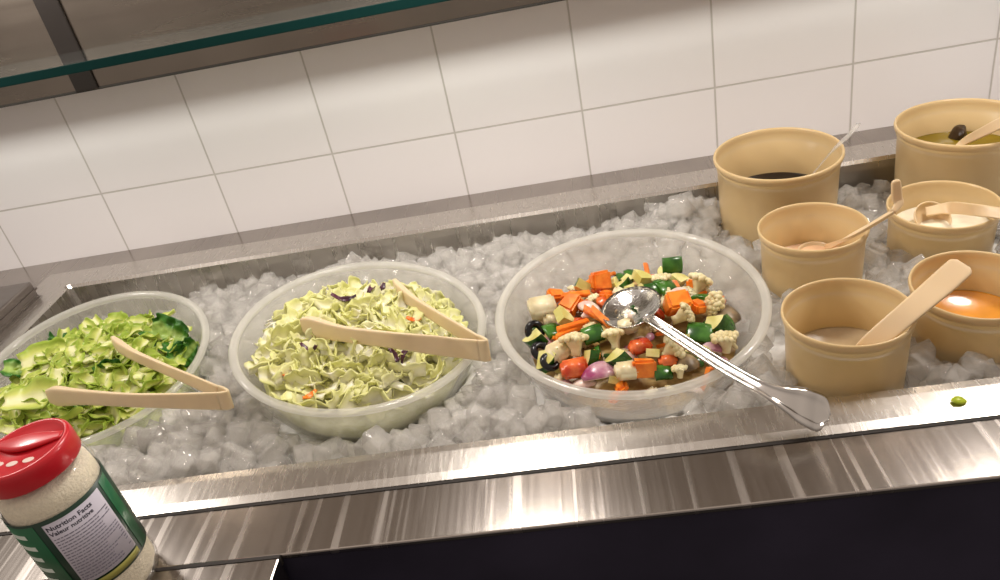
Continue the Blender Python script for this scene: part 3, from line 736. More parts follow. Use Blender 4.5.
# pale ribs of romaine
def stick(b, u, v, L, wd, h, rz, material, name, label, cat, group=None, lift=.008, tilt=(0, 0), bendz=0):
    P = food_at(b, u, v) + Vector((0, 0, lift)); d = Vector((math.cos(rz), math.sin(rz), tilt[0])).normalized()
    pts = [V5((d * (t * L) + Vector((0, 0, -bendz * t * t * 4)))[:], wd * (1 - .3 * abs(t)), h) for t in (-.5, -.25, 0, .25, .5)]
    o = link(name, sweep(pts, (-math.sin(rz), math.cos(rz), tilt[1]), 12, 10, .6), material, None, True, P); return tag(o, label, cat, group)
for k, (u, v, L, a) in enumerate(((148, 373, .038, .25), (132, 383, .03, .15), (100, 362, .034, .1), (112, 348, .03, .6))):
    stick(B1, u, v, L, .006, .0028, a, MT['potato'] if False else MT['ribs'] if 'ribs' in MT else MT.setdefault('ribs', two_tone('romaine_rib', (.62, .70, .20), (.84, .84, .48), 50, .3)),
          'romaine_rib', 'thick pale rib piece lying among the romaine leaves', 'lettuce rib', 'pale ribs in the romaine bowl', .007, bendz=.002)
for k, (x, y) in enumerate(scatter(B2, 16, .095, 31, .02)):
    u, v, _ = proj(B2['m'] @ Vector((x, y, food_z(B2, x, y))))
    stick(B2, u, v, .020 + .008 * (k % 3), .0055, .0026, k * 1.9, MT.setdefault('whiterib', two_tone('iceberg_rib', (.84, .84, .52), (.93, .92, .74), 50, .3)), 'iceberg_rib', 'thick whitish rib chunk among the iceberg lettuce pieces', 'lettuce rib', 'whitish rib chunks in the iceberg bowl', .007, tilt=(rl.uniform(-.3, .3), rl.uniform(-.5, .5)), bendz=.003)
# middle bowl: pale strands, dark bits
for k, (u, v, rz, L) in enumerate(((268, 326, -.3, .045), (262, 332, -.45, .04), (278, 336, -1.2, .04), (285, 342, -1.0, .035), (255, 330, .2, .03), (292, 330, -1.6, .032), (300, 352, .8, .03))):
    stick(B2, u, v, L, .0016, .0012, rz, MT['paleonion2'] if 'paleonion2' in MT else MT.setdefault('paleonion2', two_tone('white_onion', (.86, .82, .62), (.93, .92, .80), 50, .3)),
          'onion_strand', 'thin whitish onion strand at the edge of the iceberg salad', 'onion strand', 'onion strands on the iceberg salad', .013, bendz=.006)
for k, (u, v, s, lb) in enumerate(((346, 313, 1, 'dark purple shred standing above the tongs in the iceberg salad'), (374, 300, .6, 'small dark purple shred at the far side of the iceberg salad'),
        (312, 364, .8, 'dark purple shred beside the onion strands of the iceberg salad'), (410, 362, 1.1, 'dark purple shred below the tongs arm in the iceberg salad'), (398, 372, .7, 'short dark shred at the near side of the iceberg salad'), (330, 343, .8, 'dark purple shred tucked under the lower tongs arm'), (384, 302, .5, 'dark speck by the upper tongs arm in iceberg salad'))):
    leaf_px(B2, u, v, mesh_of(leaf(200 + k, .022 * s + .006, .0036, .3, .3 * (-1) ** k, .002, 120, 9, 5, .0006, .3, 1), 'radicchio_shred', MT['radicchio']), 'radicchio_shred', lb, 'vegetable shred', .019, rz=k * 1.3, e=(.3, .2))
for k, (u, v, lb) in enumerate(((415, 330, 'orange-brown shred beneath the tongs arms in iceberg salad'), (312, 407, 'small brown-orange bit at the near rim of iceberg salad'), (287, 383, 'orange carrot sliver near the rim of iceberg salad'))):
    leaf_px(B2, u, v, mesh_of(leaf(230 + k, .018, .003, .2, .2, .001, 100, 9, 5, .0008, .2, .5), 'carrot_shred', MT['carrot']), 'carrot_shred', lb, 'vegetable shred', .014, rz=k * .9, e=(.2, .1), scale=.9)

# ------------------------------------------------------------------ vegetables
def chunk_bm(dx, dy, dz, seed, bev=.0016, jit=.14):
    r = random.Random(seed); bm = bmesh.new(); bmesh.ops.create_cube(bm, size=1)
    for v in bm.verts: v.co = Vector((v.co.x * dx * r.uniform(1 - jit, 1 + jit), v.co.y * dy * r.uniform(1 - jit, 1 + jit), v.co.z * dz * r.uniform(1 - jit, 1 + jit)))
    bmesh.ops.bevel(bm, geom=list(bm.edges), offset=min(bev, dz * .3), segments=2, affect='EDGES')
    return bm
def zuc_bm(R, ang, h, seed):
    """wedge of a zucchini slice: flesh faces and a green skin on the outer arc; materials 0 flesh, 1 skin"""
    bm = bmesh.new(); n = 7; T, B = [], []
    arc = [(R * math.cos(-ang / 2 + ang * k / n), R * math.sin(-ang / 2 + ang * k / n)) for k in range(n + 1)]
    base = [(R * .12, 0)]; cx = R * .62
    for z, lst in ((h / 2, T), (-h / 2, B)):
        for x, y in base + arc: lst.append(bm.verts.new((x - cx, y, z)))
    bm.faces.new(T); bm.faces.new(B[::-1])
    for k in range(len(T)):
        k2 = (k + 1) % len(T); f = bm.faces.new((T[k], B[k], B[k2], T[k2]))
        if 1 <= k <= n: f.material_index = 1
    return bm
def curl_bm(R, ang, w, th, seed, taper=.6):
    """a curved shell segment: pepper strip, onion layer"""
    n, m = 12, 5; r = random.Random(seed); bm = bmesh.new(); G = [[], []]
    for s in (0, 1):
        for i in range(n + 1):
            t = i / n * 2 - 1; a = ang / 2 * t; ww = w * (1 - taper * t * t)
            for j in range(m):
                v = j / (m - 1) * 2 - 1; rr_ = R - min(R * .1, .0016) * v * v - s * th
                G[s].append(bm.verts.new((rr_ * math.sin(a), v * ww / 2, rr_ * math.cos(a) - R)))
    for s in (0, 1):
        for i in range(n):
            for j in range(m - 1):
                q = [G[s][i * m + j], G[s][(i + 1) * m + j], G[s][(i + 1) * m + j + 1], G[s][i * m + j + 1]]
                f = bm.faces.new(q if s else q[::-1]); f.material_index = 1 if s else 0; f.smooth = True
    bd = [i * m for i in range(n + 1)] + [n * m + j for j in range(1, m)] + [i * m + m - 1 for i in range(n - 1, -1, -1)] + [j for j in range(m - 2, 0, -1)]
    for a, b in zip(bd, bd[1:] + bd[:1]):
        f = bm.faces.new((G[0][a], G[0][b], G[1][b], G[1][a])); f.material_index = 1
    bmesh.ops.recalc_face_normals(bm, faces=bm.faces)
    return bm
def floret_bm(s, seed):
    bm = bmesh.new(); r = random.Random(seed)
    pts = [V5((0, 0, -s * .7), s * .26, s * .22), V5((s * .05, 0, -s * .35), s * .28, s * .22), V5((0, 0, s * .05), s * .44, s * .38), V5((0, 0, s * .25), s * .46, s * .36)]
    b2 = sweep(pts, (1, 0, 0), 10, 10, .8); me = bpy.data.meshes.new('t'); b2.to_mesh(me); b2.free(); bm.from_mesh(me); bpy.data.meshes.remove(me)
    for k in range(26):
        a = k * 2.4; q = .60 * s * math.sqrt((k + .3) / 26); P = Vector((q * math.cos(a) * 1.15, q * math.sin(a) * .85, s * (.38 - .5 * (q / s) ** 2)))
        g = bmesh.ops.create_icosphere(bm, subdivisions=2, radius=s * r.uniform(.13, .21))
        for v in g['verts']: v.co = v.co * (1 + .25 * noise.noise(v.co * 2.2 / s + Vector((k, seed, 0)))) + P
    return bm
def ring_bm(R, r):   # olive slice
    pr = [(R + r * math.cos(a), r * 1.0 * math.sin(a)) for a in [2 * PI * k / 10 for k in range(10)]]
    return lathe(pr, 24, True)
rv = random.Random(77)
KINDS = {
    'carrot_chunk': lambda s, k: (chunk_bm(s, s * .8, s * .62, k, .0026, .24), [MT['carrot']], False),
    'carrot_stick': lambda s, k: (chunk_bm(s * 1.5, s * .28, s * .24, k, .0006), [MT['carrot']], False),
    'tomato_piece': lambda s, k: (chunk_bm(s, s * .7, s * .5, k, .003), [MT['tomato']], True),
    'zucchini_wedge': lambda s, k: (zuc_bm(s, 1.5, s * .55, k), [MT['flesh'], MT['skin']], False),
    'green_pepper_piece': lambda s, k: (curl_bm(s * 1.7, .62, s * .85, .0030, k, .03), [MT['pepper'], MT['pepper']], False),
    'cauliflower_floret': lambda s, k: (floret_bm(s * .72, k), [MT['cauli']], True),
    'potato_chunk': lambda s, k: (chunk_bm(s, s * .85, s * .6, k, .003, .1), [MT['potato']], True),
    'red_onion_piece': lambda s, k: (curl_bm(s * .8, 1.7, s * .6, .0014, k, .7), [MT['onion'], MT['paleonion']], False),
    'pale_onion_piece': lambda s, k: (curl_bm(s * .8, 1.7, s * .5, .0014, k, .7), [MT['paleonion'], MT['paleonion']], False),
    'black_olive_slice': lambda s, k: (ring_bm(s * .32, s * .16), [MT['olive']], True),
    'mushroom_slice': lambda s, k: (curl_bm(s * .7, 2.0, s * .8, .0035, k, .5), [MT['mushroom'], MT['mushroom']], True),
}
CATN = {'carrot_chunk': 'carrot', 'carrot_stick': 'carrot', 'tomato_piece': 'tomato', 'zucchini_wedge': 'zucchini', 'green_pepper_piece': 'green pepper', 'cauliflower_floret': 'cauliflower', 'potato_chunk': 'potato', 'red_onion_piece': 'onion', 'pale_onion_piece': 'onion', 'black_olive_slice': 'olive', 'mushroom_slice': 'mushroom'}
hand = []
def veg(kind, u, v, px, label, rot=None, lift=.004):
    P = food_at(B3, u, v)
    s = px / F_PX * (P - CAM).length
    bm, mats, sm = KINDS[kind](s, int(u * 7 + v)); rot = rot or (rv.uniform(-.5, .5), rv.uniform(-.5, .5), rv.uniform(0, 6.28))
    P.z += lift
    o = link(kind, bm, mats, None, sm, P); o.rotation_euler = rot; hand.append(B3['mi'] @ P); return tag(o, label, CATN[kind])
S_ = 'in the vegetable bowl'
veg('carrot_chunk', 550, 299, 17, 'orange carrot chunk lying beyond the rounded potato piece', (.2, .3, .4))
veg('carrot_chunk', 601, 287, 21, 'tall orange carrot chunk beside the tip of the serving spoon', (1.2, .2, .5), .008)
veg('carrot_chunk', 570, 307, 22, 'orange carrot chunk beside the rounded potato piece', (.2, -.3, 1.0))
veg('carrot_stick', 577, 299, 20, 'reddish orange carrot slab behind the far zucchini wedge', (.3, .1, .1), .006)
veg('carrot_stick', 604, 325, 24, 'orange carrot stick below the spoon cup, steepest of its bunch', (.3, .4, -.9), .007)
veg('carrot_stick', 598, 322, 22, 'orange carrot stick leaning in the bunch below the spoon cup', (.3, .3, -.7), .008)
veg('carrot_stick', 574, 331, 24, 'orange carrot stick lying above the central cauliflower floret', (.1, .1, .4), .007)
veg('carrot_stick', 570, 336, 20, 'thin orange carrot sliver touching the central cauliflower floret', (.1, .1, .6), .006)
veg('carrot_chunk', 679, 310, 28, 'largest bright orange carrot chunk beside the spoon handle', (.2, .1, .1), .008)
veg('carrot_chunk', 698, 311, 17, 'smaller orange carrot chunk touching the largest one', (.2, .4, .9), .006)
veg('tomato_piece', 575, 374, 27, 'orange-red tomato piece at the near rim beside the purple onion', (.3, .1, .2), .007)
veg('carrot_chunk', 644, 374, 22, 'upright orange carrot slab at the near rim beside the pale cube', (1.3, .1, .1), .008)
veg('carrot_chunk', 594, 359, 14, 'small orange carrot bit beside the dark green zucchini piece', (.3, .1, .6))
veg('tomato_piece', 668, 364, 18, 'small red tomato piece near the spoon handle front', (.3, .1, .2))
veg('tomato_piece', 641, 350, 22, 'brownish red tomato piece at the middle of the vegetable bowl', (.3, .2, .5))
veg('tomato_piece', 640, 322, 16, 'reddish scrap of tomato showing below the spoon neck', (.1, .2, .9))
veg('zucchini_wedge', 583, 292, 17, 'green-skinned zucchini wedge between two far carrot chunks', (.9, -.2, 2.6), .008)
veg('zucchini_wedge', 565, 323, 18, 'zucchini wedge standing beside the far potato piece', (.8, .3, 1.2), .007)
veg('zucchini_wedge', 528, 350, 21, 'zucchini wedge at the bowl wall next to the black olives', (.5, .2, -2.0), .008)
veg('zucchini_wedge', 549, 366, 22, 'zucchini wedge lying between the olives and the potato chunk', (.5, .2, -1.0), .008)
veg('zucchini_wedge', 592, 362, 18, 'dark zucchini piece below the square green pepper', (1.2, .2, -1.4), .006)
veg('zucchini_wedge', 619, 364, 21, 'zucchini wedge with pale flesh below the curled cauliflower', (.6, .1, -1.9), .007)
veg('zucchini_wedge', 643, 284, 16, 'pale yellow zucchini piece at the far side behind the spoon', (.4, .1, 1.2), .008)
veg('zucchini_wedge', 715, 331, 20, 'yellow zucchini wedge between the spoon handle and the mushroom', (.6, .1, -1.3), .007)
veg('zucchini_wedge', 655, 358, 14, 'small zucchini wedge near the middle carrot slab', (.6, .4, 2.3), .006)
veg('green_pepper_piece', 679, 274, 20, 'upright square of green pepper at the far rim, topmost', (1.25, .15, .2), .014)
veg('green_pepper_piece', 668, 290, 22, 'dark green pepper piece lying beside the upright pepper square', (.5, .3, .7), .008)
veg('green_pepper_piece', 654, 294, 16, 'dark green scrap touching the far edge of the spoon cup', (.7, .2, .3), .007)
veg('green_pepper_piece', 555, 333, 20, 'green pepper strip beneath the rounded potato piece', (.4, .3, .6), .006)
veg('green_pepper_piece', 594, 340, 21, 'shiny dark green pepper square beside the central cauliflower', (.6, -.1, .2), .009)
veg('green_pepper_piece', 700, 337, 24, 'dark green pepper piece lying above the spoon handle', (.4, .1, -.3), .008)
veg('green_pepper_piece', 741, 335, 20, 'green pepper piece at the bowl wall beside the last floret', (.9, .2, .9), .010)
veg('green_pepper_piece', 703, 300, 18, 'curved green pepper piece behind the largest carrot chunk', (.4, .1, 2.6), .008)
veg('green_pepper_piece', 664, 377, 18, 'glossy green pepper piece at the near rim before the handle', (.4, .2, .2), .008)
veg('green_pepper_piece', 523, 340, 17, 'dark green pepper piece beside the first black olive', (.4, .6, .2), .006)
veg('cauliflower_floret', 576, 352, 27, 'pale cauliflower floret with a bent stalk, central in the bowl', (-.5, .1, 0), .012)
veg('cauliflower_floret', 615, 345, 24, 'curled pale cauliflower floret below the spoon cup', (-.3, .5, 1), .010)
veg('cauliflower_floret', 700, 290, 24, 'pale cauliflower floret at the far side of the bowl', (-.2, .7, .4), .009)
veg('cauliflower_floret', 716, 311, 24, 'smooth white cauliflower slice behind the mushroom', (.6, -.9, .2), .010)
veg('cauliflower_floret', 729, 350, 24, 'cauliflower floret standing at the bowl wall by the pepper', (-.2, .1, .2), .009)
veg('cauliflower_floret', 684, 322, 24, 'small cauliflower piece below the largest carrot chunk', (.2, 1.2, .3), .009)
veg('cauliflower_floret', 672, 356, 26, 'green-tinged cauliflower floret under the spoon handle', (-.3, .9, -.3), .007)
veg('cauliflower_floret', 680, 377, 15, 'tiny cauliflower crumb at the near rim by the pepper', (-.2, .1, .2), .008)
veg('cauliflower_floret', 662, 285, 18, 'pale floret peeking behind the dark green pepper', (-.2, .1, .2), .006)
veg('potato_chunk', 544, 314, 27, 'rounded pale potato piece at the far wall of the bowl', (.2, .1, .2), .008)
veg('potato_chunk', 560, 357, 25, 'pale potato chunk beside the central cauliflower floret', (.4, .1, .7), .007)
veg('potato_chunk', 627, 378, 22, 'pale yellow cube at the near rim between onion and carrot', (.2, .2, .2), .009)
veg('potato_chunk', 629, 330, 20, 'pale wet chunk just below the spoon cup', (.2, .4, .9), .005)
veg('red_onion_piece', 603, 377, 34, 'shiny purple onion petal at the near rim', (.3, .1, .25), .011)
veg('pale_onion_piece', 588, 310, 24, 'pink-white onion petal beside the spoon cup', (.5, .1, -.6), .006)
veg('pale_onion_piece', 592, 317, 18, 'small pinkish onion curl under the spoon cup edge', (.3, .5, .6), .006)
veg('red_onion_piece', 545, 345, 18, 'purple onion strip above the lower zucchini wedge', (.5, .2, -.5), .005)
veg('red_onion_piece', 715, 350, 20, 'purple onion strip beneath the spoon handle', (.3, .4, .1), .006)
veg('pale_onion_piece', 629, 361, 24, 'thin pale onion curl beside the upright carrot slab', (.4, .2, .5), .007)
veg('pale_onion_piece', 677, 298, 24, 'pinkish onion petal behind the largest carrot chunk', (.4, -.2, .5), .007)
veg('pale_onion_piece', 582, 385, 24, 'pale onion strip along the near rim below the tomato', (.2, -.1, .1), .004)
veg('black_olive_slice', 516, 344, 23, 'black olive ring pressed against the bowl wall', (1.0, .3, .4), .010)
veg('black_olive_slice', 531, 365, 23, 'black olive ring below the first zucchini wedge', (.5, .3, .4), .009)
veg('black_olive_slice', 546, 374, 22, 'black olive ring at the near rim under the zucchini', (.5, .3, .4), .009)
veg('black_olive_slice', 629, 312, 10, 'tiny dark olive bit by the spoon', (.5, .2, .3), .003) if False else None
veg('mushroom_slice', 733, 320, 28, 'brown mushroom slice at the wall of the vegetable bowl', (.4, .1, .4), .008)
veg('mushroom_slice', 690, 367, 22, 'brown mushroom slice by the handle at the near rim', (.4, .1, .4), .008)
# small pieces filling the gaps
kk = ['carrot_chunk', 'zucchini_wedge', 'pale_onion_piece', 'cauliflower_floret', 'tomato_piece', 'green_pepper_piece', 'potato_chunk', 'red_onion_piece', 'carrot_stick']
FL = {'carrot_chunk': 'small orange carrot bit between the larger vegetables', 'zucchini_wedge': 'small zucchini bit between the larger vegetables', 'pale_onion_piece': 'small pale onion scrap between the larger vegetables',
      'cauliflower_floret': 'small cauliflower crumb between the larger vegetables', 'tomato_piece': 'small tomato bit between the larger vegetables', 'green_pepper_piece': 'small green pepper bit between the larger vegetables',
      'potato_chunk': 'small potato bit between the larger vegetables', 'red_onion_piece': 'small purple onion scrap between the larger vegetables', 'carrot_stick': 'thin carrot shred between the larger vegetables'}
small = {}
for k in kk:
    bm, mats, sm = KINDS[k](.0145, 5); me = bpy.data.meshes.new(k); bm.to_mesh(me); bm.free()
    for mm in mats: me.materials.append(mm)
    if sm: me.polygons.foreach_set('use_smooth', [True] * len(me.polygons))
    small[k] = me
for i, (x, y) in enumerate(scatter(B3, 150, .108, 9, .0118)):
    dmin = min((x - h.x) ** 2 + (y - h.y) ** 2 for h in hand) ** .5
    if dmin < .0085 or (i % 4 == 3 and False): continue
    k = kk[i % len(kk)]
    o = bpy.data.objects.new('small_' + k, small[k]); COL.objects.link(o)
    o.location = B3['m'] @ Vector((x, y, food_z(B3, x, y) - .002)); o.rotation_euler = (rv.uniform(-.7, .7), rv.uniform(-.7, .7), rv.uniform(0, 6.28))
    s = rv.uniform(.85, 1.25); o.scale = (s, s, s)
    tag(o, FL[k], CATN[k], 'small ' + CATN[k] + ' bits in the vegetable bowl')
# bit of yellow-green food on the steel rim
blob('lettuce_scrap', onz(959, 400.5, ZC + .002), .0062, simple('wet_scrap', (.42, .52, .03), .1, noise_amt=.4, noise_scale=200), 'tiny wet yellow-green scrap on the steel front rim', 'food scrap', None, (1, .7, .40), 0, 2)

# ------------------------------------------------------------------ serving spoon
zs0 = food_at(B3, 632, 307).z
S0 = onz(630, 306, zs0 + .016); rimz = (B3['m'] @ Vector((.10, -.10, 0))).z
S1 = onz(660, 326, zs0 + .021); S2 = onz(722, 366, rimz + .006); S2b = onz(768, 391, rimz + .006); S3 = onz(800, 405, rimz - .004); S4 = onz(827, 417, rimz - .016)
dirn = (S1 - S0).normalized()
tip = S0 - dirn * (.030)
spn = empty('serving_spoon', S0, 'large stainless serving spoon lying across the vegetable bowl onto the steel rim', 'spoon')
side0 = dirn.cross(Vector((0, 0, 1))).normalized()
up0 = side0.cross(dirn).normalized()
if up0.z < 0: up0 = -up0
# cup: elliptical shallow dish
view = (CAM - S0).normalized(); upc = (up0 * .6 + view * .6).normalized()
a_, b_ = .0365, .0315
def dish(sgn, th, nr=10, ns=40):
    pass
bm = bmesh.new(); nr, ns = 9, 44; L0 = []
ax = dirn; ay = upc.cross(ax).normalized(); az = ax.cross(ay).normalized()
if az.z < 0: az = -az
for s in (0, 1):
    G = [bm.verts.new(az * (-.0095 - s * .0012))]
    for i in range(1, nr + 1):
        q = i / nr
        for k in range(ns):
            t = 2 * PI * k / ns; eg = 1 + .05 * math.cos(t)
            G.append(bm.verts.new(ax * (a_ * q * math.cos(t)) + ay * (b_ * q * math.sin(t) * eg) + az * (-.0095 * (1 - q ** 2.4) - s * .0012 * (1 if i < nr else .4))))
    for k in range(ns):
        k2 = (k + 1) % ns; f = [G[0], G[1 + k], G[1 + k2]]; bm.faces.new(f if s == 0 else f[::-1])
    for i in range(nr - 1):
        for k in range(ns):
            k2 = (k + 1) % ns; a = 1 + i * ns; f = [G[a + k], G[a + ns + k], G[a + ns + k2], G[a + k2]]; bm.faces.new(f if s == 0 else f[::-1])
    L0.append(G[-ns:])
for k in range(ns):
    k2 = (k + 1) % ns; bm.faces.new((L0[0][k], L0[1][k], L0[1][k2], L0[0][k2]))
bmesh.ops.recalc_face_normals(bm, faces=bm.faces)
link('spoon_cup', bm, MT['spooncup'], spn, True)
for k, (du, dv, sz, mk, lb) in enumerate(((-.006, .004, .0042, 'pepper', 'small green pepper shred lying in the serving spoon'), (.014, -.010, .0030, 'mushroom', 'dark brown crumb in the serving spoon near its neck'), (-.016, -.012, .0030, 'mushroom', 'dark crumb in the serving spoon near its tip'), (.004, -.006, .0034, 'paleonion', 'pale onion crumb in the middle of the serving spoon'))):
    blob('food_crumb', S0 + ax * du + ay * dv - az * .0070, sz, MT[mk], lb, 'food scrap', None, (1.2, .5, .35) if k == 0 else (1, .8, .4), k + 1, 2)
# handle
R0 = S0 + dirn * (a_ - .001) - az * .0008
hpts = [(R0, .0065, .0012), (R0 + dirn * .012 + Vector((0, 0, .001)), .0060, .0018), (S2, .0064, .0018), (S2b, .0070, .0018), (S3, .0155, .0016), (S4 - (S4 - S3) * .42, .0175, .0016), (S4 - (S4 - S3) * .14, .0148, .0016), (S4 + (S4 - S3) * .06, .0035, .0012)]
S = crvpts([V5(p, w, t) for p, w, t in hpts], 70); bm = bmesh.new(); rings = []; m_ = 15
for i, s in enumerate(S):
    p = Vector(s[:3]) - S0; t = (Vector(S[min(70, i + 1)][:3]) - Vector(S[max(0, i - 1)][:3])).normalized()
    sd = t.cross(Vector((-.1, -.5, 1))).normalized(); un = sd.cross(t).normalized(); un = un if un.z > 0 else -un
    f = i / 70; ring = []
    for k in range(m_):
        v = k / (m_ - 1) * 2 - 1; raised = .0022 * math.exp(-((abs(v) - .78) / .2) ** 2)
        end = 1.0
        ring.append(bm.verts.new(p + sd * (v * s[3]) + un * (raised + .0006)))
    for k in range(m_ - 1, -1, -1):
        v = k / (m_ - 1) * 2 - 1; ring.append(bm.verts.new(p + sd * (v * s[3] * .97) - un * (s[4] * (1 - v * v * .8))))
    rings.append(ring)
for A, B in zip(rings, rings[1:]):
    n_ = len(A)
    for k in range(n_): bm.faces.new((A[k], A[(k + 1) % n_], B[(k + 1) % n_], B[k]))
bm.faces.new(rings[0][::-1]); bm.faces.new(rings[-1])
bmesh.ops.recalc_face_normals(bm, faces=bm.faces)
link('handle', bm, MT['spoonsteel'], spn, True)

# ------------------------------------------------------------------ tongs
def tongs(label, A, B, bend, wA, wB, up=(0, 0, 1)):
    """A, B: lists of (point, half height) from tip to near the bend"""
    e_ = empty('serving_tongs', bend, label, 'tongs')
    for L_ in (A, B):
        pts = [V5(Vector(p) - bend, w, t) for p, w, t in L_]
        link('arm', sweep(pts, up, 50, 16, .4, .0), MT['tongs'], e_, True)
    a, b = Vector(A[-1][0]), Vector(B[-1][0]); w = A[-1][1]
    mid = bend
    pts = [V5(a - bend, w, .0016), V5((a - bend) * .45 + (a - b) * .10, w * 1.02, .0018), V5((0, 0, 0), w * 1.02, .0018), V5((b - bend) * .45 + (b - a) * .10, w * 1.02, .0018), V5(b - bend, w, .0016)]
    link('spring_bend', sweep(pts, up, 24, 16, .4), MT['tongs'], e_, True)
    return e_
def arm(pxs, zs):  # [(u,v,half_width,thick)] with heights
    return [(onz(u, v, z), w, t) for (u, v, w, t), z in zip(pxs, zs)]
zr = BOWLS[1]['m'] @ Vector((.12, -.04, 0))
z0 = zr.z + .014
tf = food_at(B2, 320, 328).z; tf2 = food_at(B2, 400, 290).z
bend = onz(488, 350, z0)
A = arm([(303, 325, .0085, .0030), (314, 327, .0122, .0045), (345, 334, .0095, .0030), (400, 341, .0095, .0020), (450, 347, .0112, .0018), (480, 350.5, .0122, .0016)], [tf + .018, tf + .019, tf + .02, tf + .022, z0 + .001, z0])
Bm = arm([(395, 284, .0075, .0028), (401, 291, .0090, .0042), (415, 303, .0085, .0030), (440, 319, .0085, .0022), (462, 333, .0098, .0018), (479, 345, .0118, .0016)], [tf2 + .020, tf2 + .02, tf2 + .022, z0 + .003, z0 + .002, z0])
tongs('beige plastic tongs lying open on the iceberg lettuce bowl', A, Bm, bend, 0, 0, (.05, .15, 1))
z0 = (B1['m'] @ Vector((.12, -.04, 0))).z + .018
tf = food_at(B1, 60, 398).z; tf2 = food_at(B1, 120, 345).z
bend = onz(230, 399, z0)
A = arm([(49, 396, .0085, .0030), (59, 396, .0122, .0048), (82, 397, .0098, .0032), (130, 400, .0085, .0022), (180, 401, .0095, .0018), (220, 401, .0108, .0016)], [tf + .02, tf + .02, tf + .022, tf + .024, z0 + .003, z0])
Bm = arm([(114, 341, .0070, .0028), (121, 347, .0085, .0042), (136, 356, .0075, .0030), (165, 369, .0075, .0022), (195, 382, .0085, .0018), (221, 394, .0100, .0016)], [tf2 + .018, tf2 + .02, tf2 + .022, z0 + .004, z0 + .002, z0])
tongs('beige plastic tongs lying open on the romaine lettuce bowl', A, Bm, bend, 0, 0, (.05, .15, 1))

# ------------------------------------------------------------------ cheese jar
JX, JY, JR = -.4640, -.7200, .0385
jar = empty('shaker_jar', (JX, JY, ZW), 'clear plastic shaker jar with red lid and green label at the counter corner', 'jar', quat=Quaternion((0, 1, 0), math.radians(-2.6)))
jp = [(0, .001), (JR * .80, .0), (JR * .95, .004), (JR, .012), (JR, .028), (JR * .985, .030), (JR * .985, .114), (JR, .116), (JR, .124), (JR * .96, .132), (JR * .86, .137), (JR * .80, .139), (JR * .80, .150),
      (JR * .76, .150), (JR * .76, .137), (JR * .93, .128), (JR * .955, .12), (JR * .955, .012), (JR * .85, .004), (0, .004)]
link('jar_body', lathe(jp, 72), MT['jarclear'], jar, True)
LZ = .138; LR = JR * .93
lp = [(LR * .92, LZ), (LR * .985, LZ), (LR, LZ + .001), (LR, LZ + .014), (LR * .985, LZ + .017), (LR * .94, LZ + .019), (LR * .88, LZ + .0192), (LR * .84, LZ + .0170), (0, LZ + .0165), (0, LZ + .0125), (LR * .90, LZ + .0125)]
lid = link('lid', lathe(lp, 72), MT['red'], jar, True)
# raised centre bar of the flip top
bm = bmesh.new(); nn = 12
top_, bot_ = [], []
for k in range(nn + 1):
    t = k / nn * 2 - 1; x = t * LR * .82
    for s in (1, -1): pass
pts = [V5((-LR * .8, .010, LZ + .0175), .004, .0015), V5((0, .006, LZ + .019), .010, .0022), V5((LR * .8, .010, LZ + .0175), .004, .0015)]
o = link('flip_cap', sweep(pts, (0, 1, 0), 24, 14, .6), MT['red'], lid, True)
for k, (a, rr_) in enumerate(((-.105, 0), (0, 0), (.105, 0))):
    bm = lathe([(0, 0), (.0048, 0), (.0048, .0004), (0, .0006)], 20)
    o = link('shaker_hole', bm, MT['hole'], lid, False); o.scale = (1, .6, 1); o.location = ((-.013, 0, .013)[k], (-.0140, -.0155, -.0140)[k], LZ + .0166)
def cyl_patch(a0, a1, z0, z1, r, th=.0004, n=24):
    bm = bmesh.new(); G = []
    for rr_ in (r, r + th):
        G.append([(bm.verts.new((rr_ * math.cos(a), rr_ * math.sin(a), z0)), bm.verts.new((rr_ * math.cos(a), rr_ * math.sin(a), z1))) for a in [a0 + (a1 - a0) * k / n for k in range(n + 1)]])
    for g, rv_ in ((G[0], True), (G[1], False)):
        for p, q in zip(g, g[1:]):
            f = (p[0], q[0], q[1], p[1]); bm.faces.new(f[::-1] if rv_ else f)
    for k in range(n):
        bm.faces.new((G[0][k][1], G[0][k + 1][1], G[1][k + 1][1], G[1][k][1])[::-1]); bm.faces.new((G[0][k][0], G[0][k + 1][0], G[1][k + 1][0], G[1][k][0]))
    for k in (0, n): bm.faces.new((G[0][k][0], G[0][k][1], G[1][k][1], G[1][k][0]))
    bmesh.ops.recalc_face_normals(bm, faces=bm.faces)
    return bm
LB0, LB1 = .032, .112
lab = link('label_wrap', cyl_patch(-PI, PI * .9995, LB0, LB1, JR * .987, .0004, 90), MT['darkgreen'], jar, True)
camang = math.atan2(CAM.y - JY, CAM.x - JX)
AC = camang + .10                              # panel centre faces the viewer
PW = .62
r1 = JR * .987 + .0005
link('green_field', cyl_patch(AC - 1.65, AC - PW - .16, LB0 + .002, LB1 - .002, r1, .0002), MT['green'], lab, True)
link('green_field', cyl_patch(AC + PW + .10, AC + PW + .42, LB0 + .002, LB1 - .002, r1, .0002), MT['green'], lab, True)
link('nutrition_panel', cyl_patch(AC - PW, AC + PW, LB0 + .010, LB1 - .004, r1, .0002), MT['paper'], lab, True)
link('gold_strip', cyl_patch(AC - PW, AC + PW, LB0 + .002, LB0 + .008, r1, .0002), MT['gold'], lab, True)
def wrap(me, r, a_left, ztop):
    for v in me.vertices:
        a = a_left + v.co.x / r; rad = r + v.co.z; v.co = Vector((rad * math.cos(a), rad * math.sin(a), ztop + v.co.y))
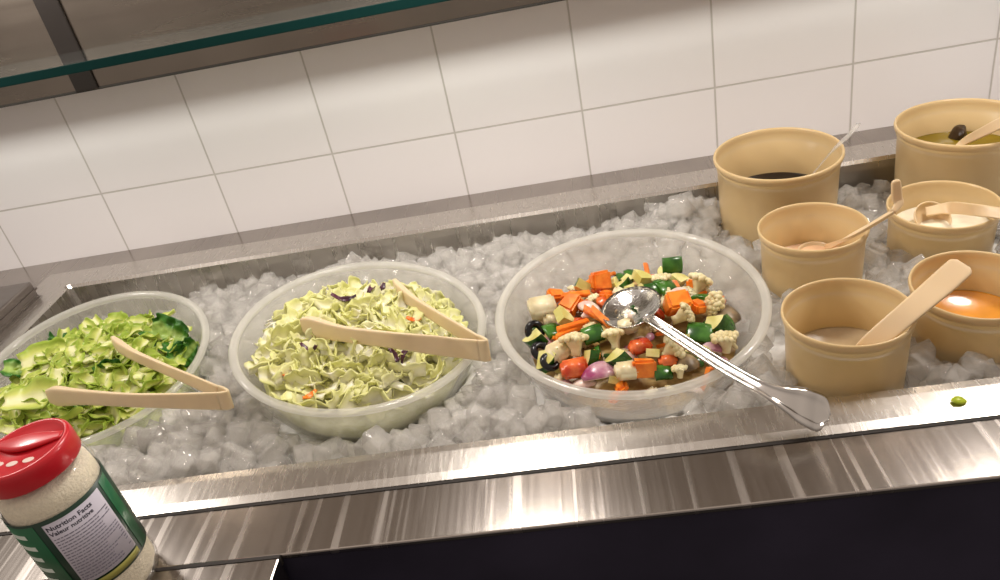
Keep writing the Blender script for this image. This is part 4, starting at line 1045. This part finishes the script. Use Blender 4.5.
def text_bm(s, size, bold=True):
    cu = bpy.data.curves.new('t', 'FONT'); cu.body = s; cu.size = size; cu.extrude = .00005; cu.offset = size * .02 if bold else 0; cu.resolution_u = 2
    to = bpy.data.objects.new('t', cu); COL.objects.link(to); dg = bpy.context.evaluated_depsgraph_get(); dg.update()
    me = bpy.data.meshes.new_from_object(to.evaluated_get(dg)); bpy.data.objects.remove(to); return me
r2 = r1 + .00028
for s, size, dy in (('Nutrition Facts', .0058, -.0068), ('Valeur nutritive', .0054, -.0122)):
    me = text_bm(s, size); bm = bmesh.new(); bm.from_mesh(me); bmesh.ops.subdivide_edges(bm, edges=[e for e in bm.edges if e.calc_length() > .0012], cuts=2); bm.to_mesh(me); bm.free()
    wrap(me, r2, AC - PW + .03, LB1 - .004 + dy)
    o = link('lettering', ([], [], []), MT['ink'], lab); o.data = me; me.materials.clear(); me.materials.append(MT['ink'])
rj = random.Random(2); bm = bmesh.new()
def bar_on(bm, a0, a1, z0, z1, r):
    b2 = cyl_patch(a0, a1, z0, z1, r, .0001, 4); me = bpy.data.meshes.new('t'); b2.to_mesh(me); b2.free(); bm.from_mesh(me); bpy.data.meshes.remove(me)
z = LB1 - .004 - .0165
while z > LB0 + .013:
    x = AC - PW + .04; end = AC + PW - rj.choice((.05, .3, .45))
    while x < end:
        w = rj.uniform(.03, .10); bar_on(bm, x, min(x + w, end), z, z + .0009, r2); x += w + .018
    if rj.random() < .6: bar_on(bm, AC + PW - .12, AC + PW - .05, z, z + .0009, r2)
    z -= .0029
link('small_print', bm, simple('grey_print', (.20, .19, .25), .6), lab)
bm = bmesh.new()
for k in range(5):
    z = LB1 - .010 - k * .0125
    bar_on(bm, AC - 1.5, AC - PW - .45 + .05 * (k % 2), z - .0045, z, r1 + .0003)
link('white_print', bm, MT['whiteink'], lab)
cz = lathe([(0, .0045), (JR * .84, .0045), (JR * .945, .012), (JR * .945, .115), (JR * .91, .127), (JR * .70, .131), (0, .133)], 60)
o = link('grated_cheese', cz, MT['cheese'], None, True, (JX, JY, ZW)); o.rotation_euler = (0, math.radians(-2.6), 0); tag(o, 'pale grated cheese filling the shaker jar', 'cheese', kind='stuff')
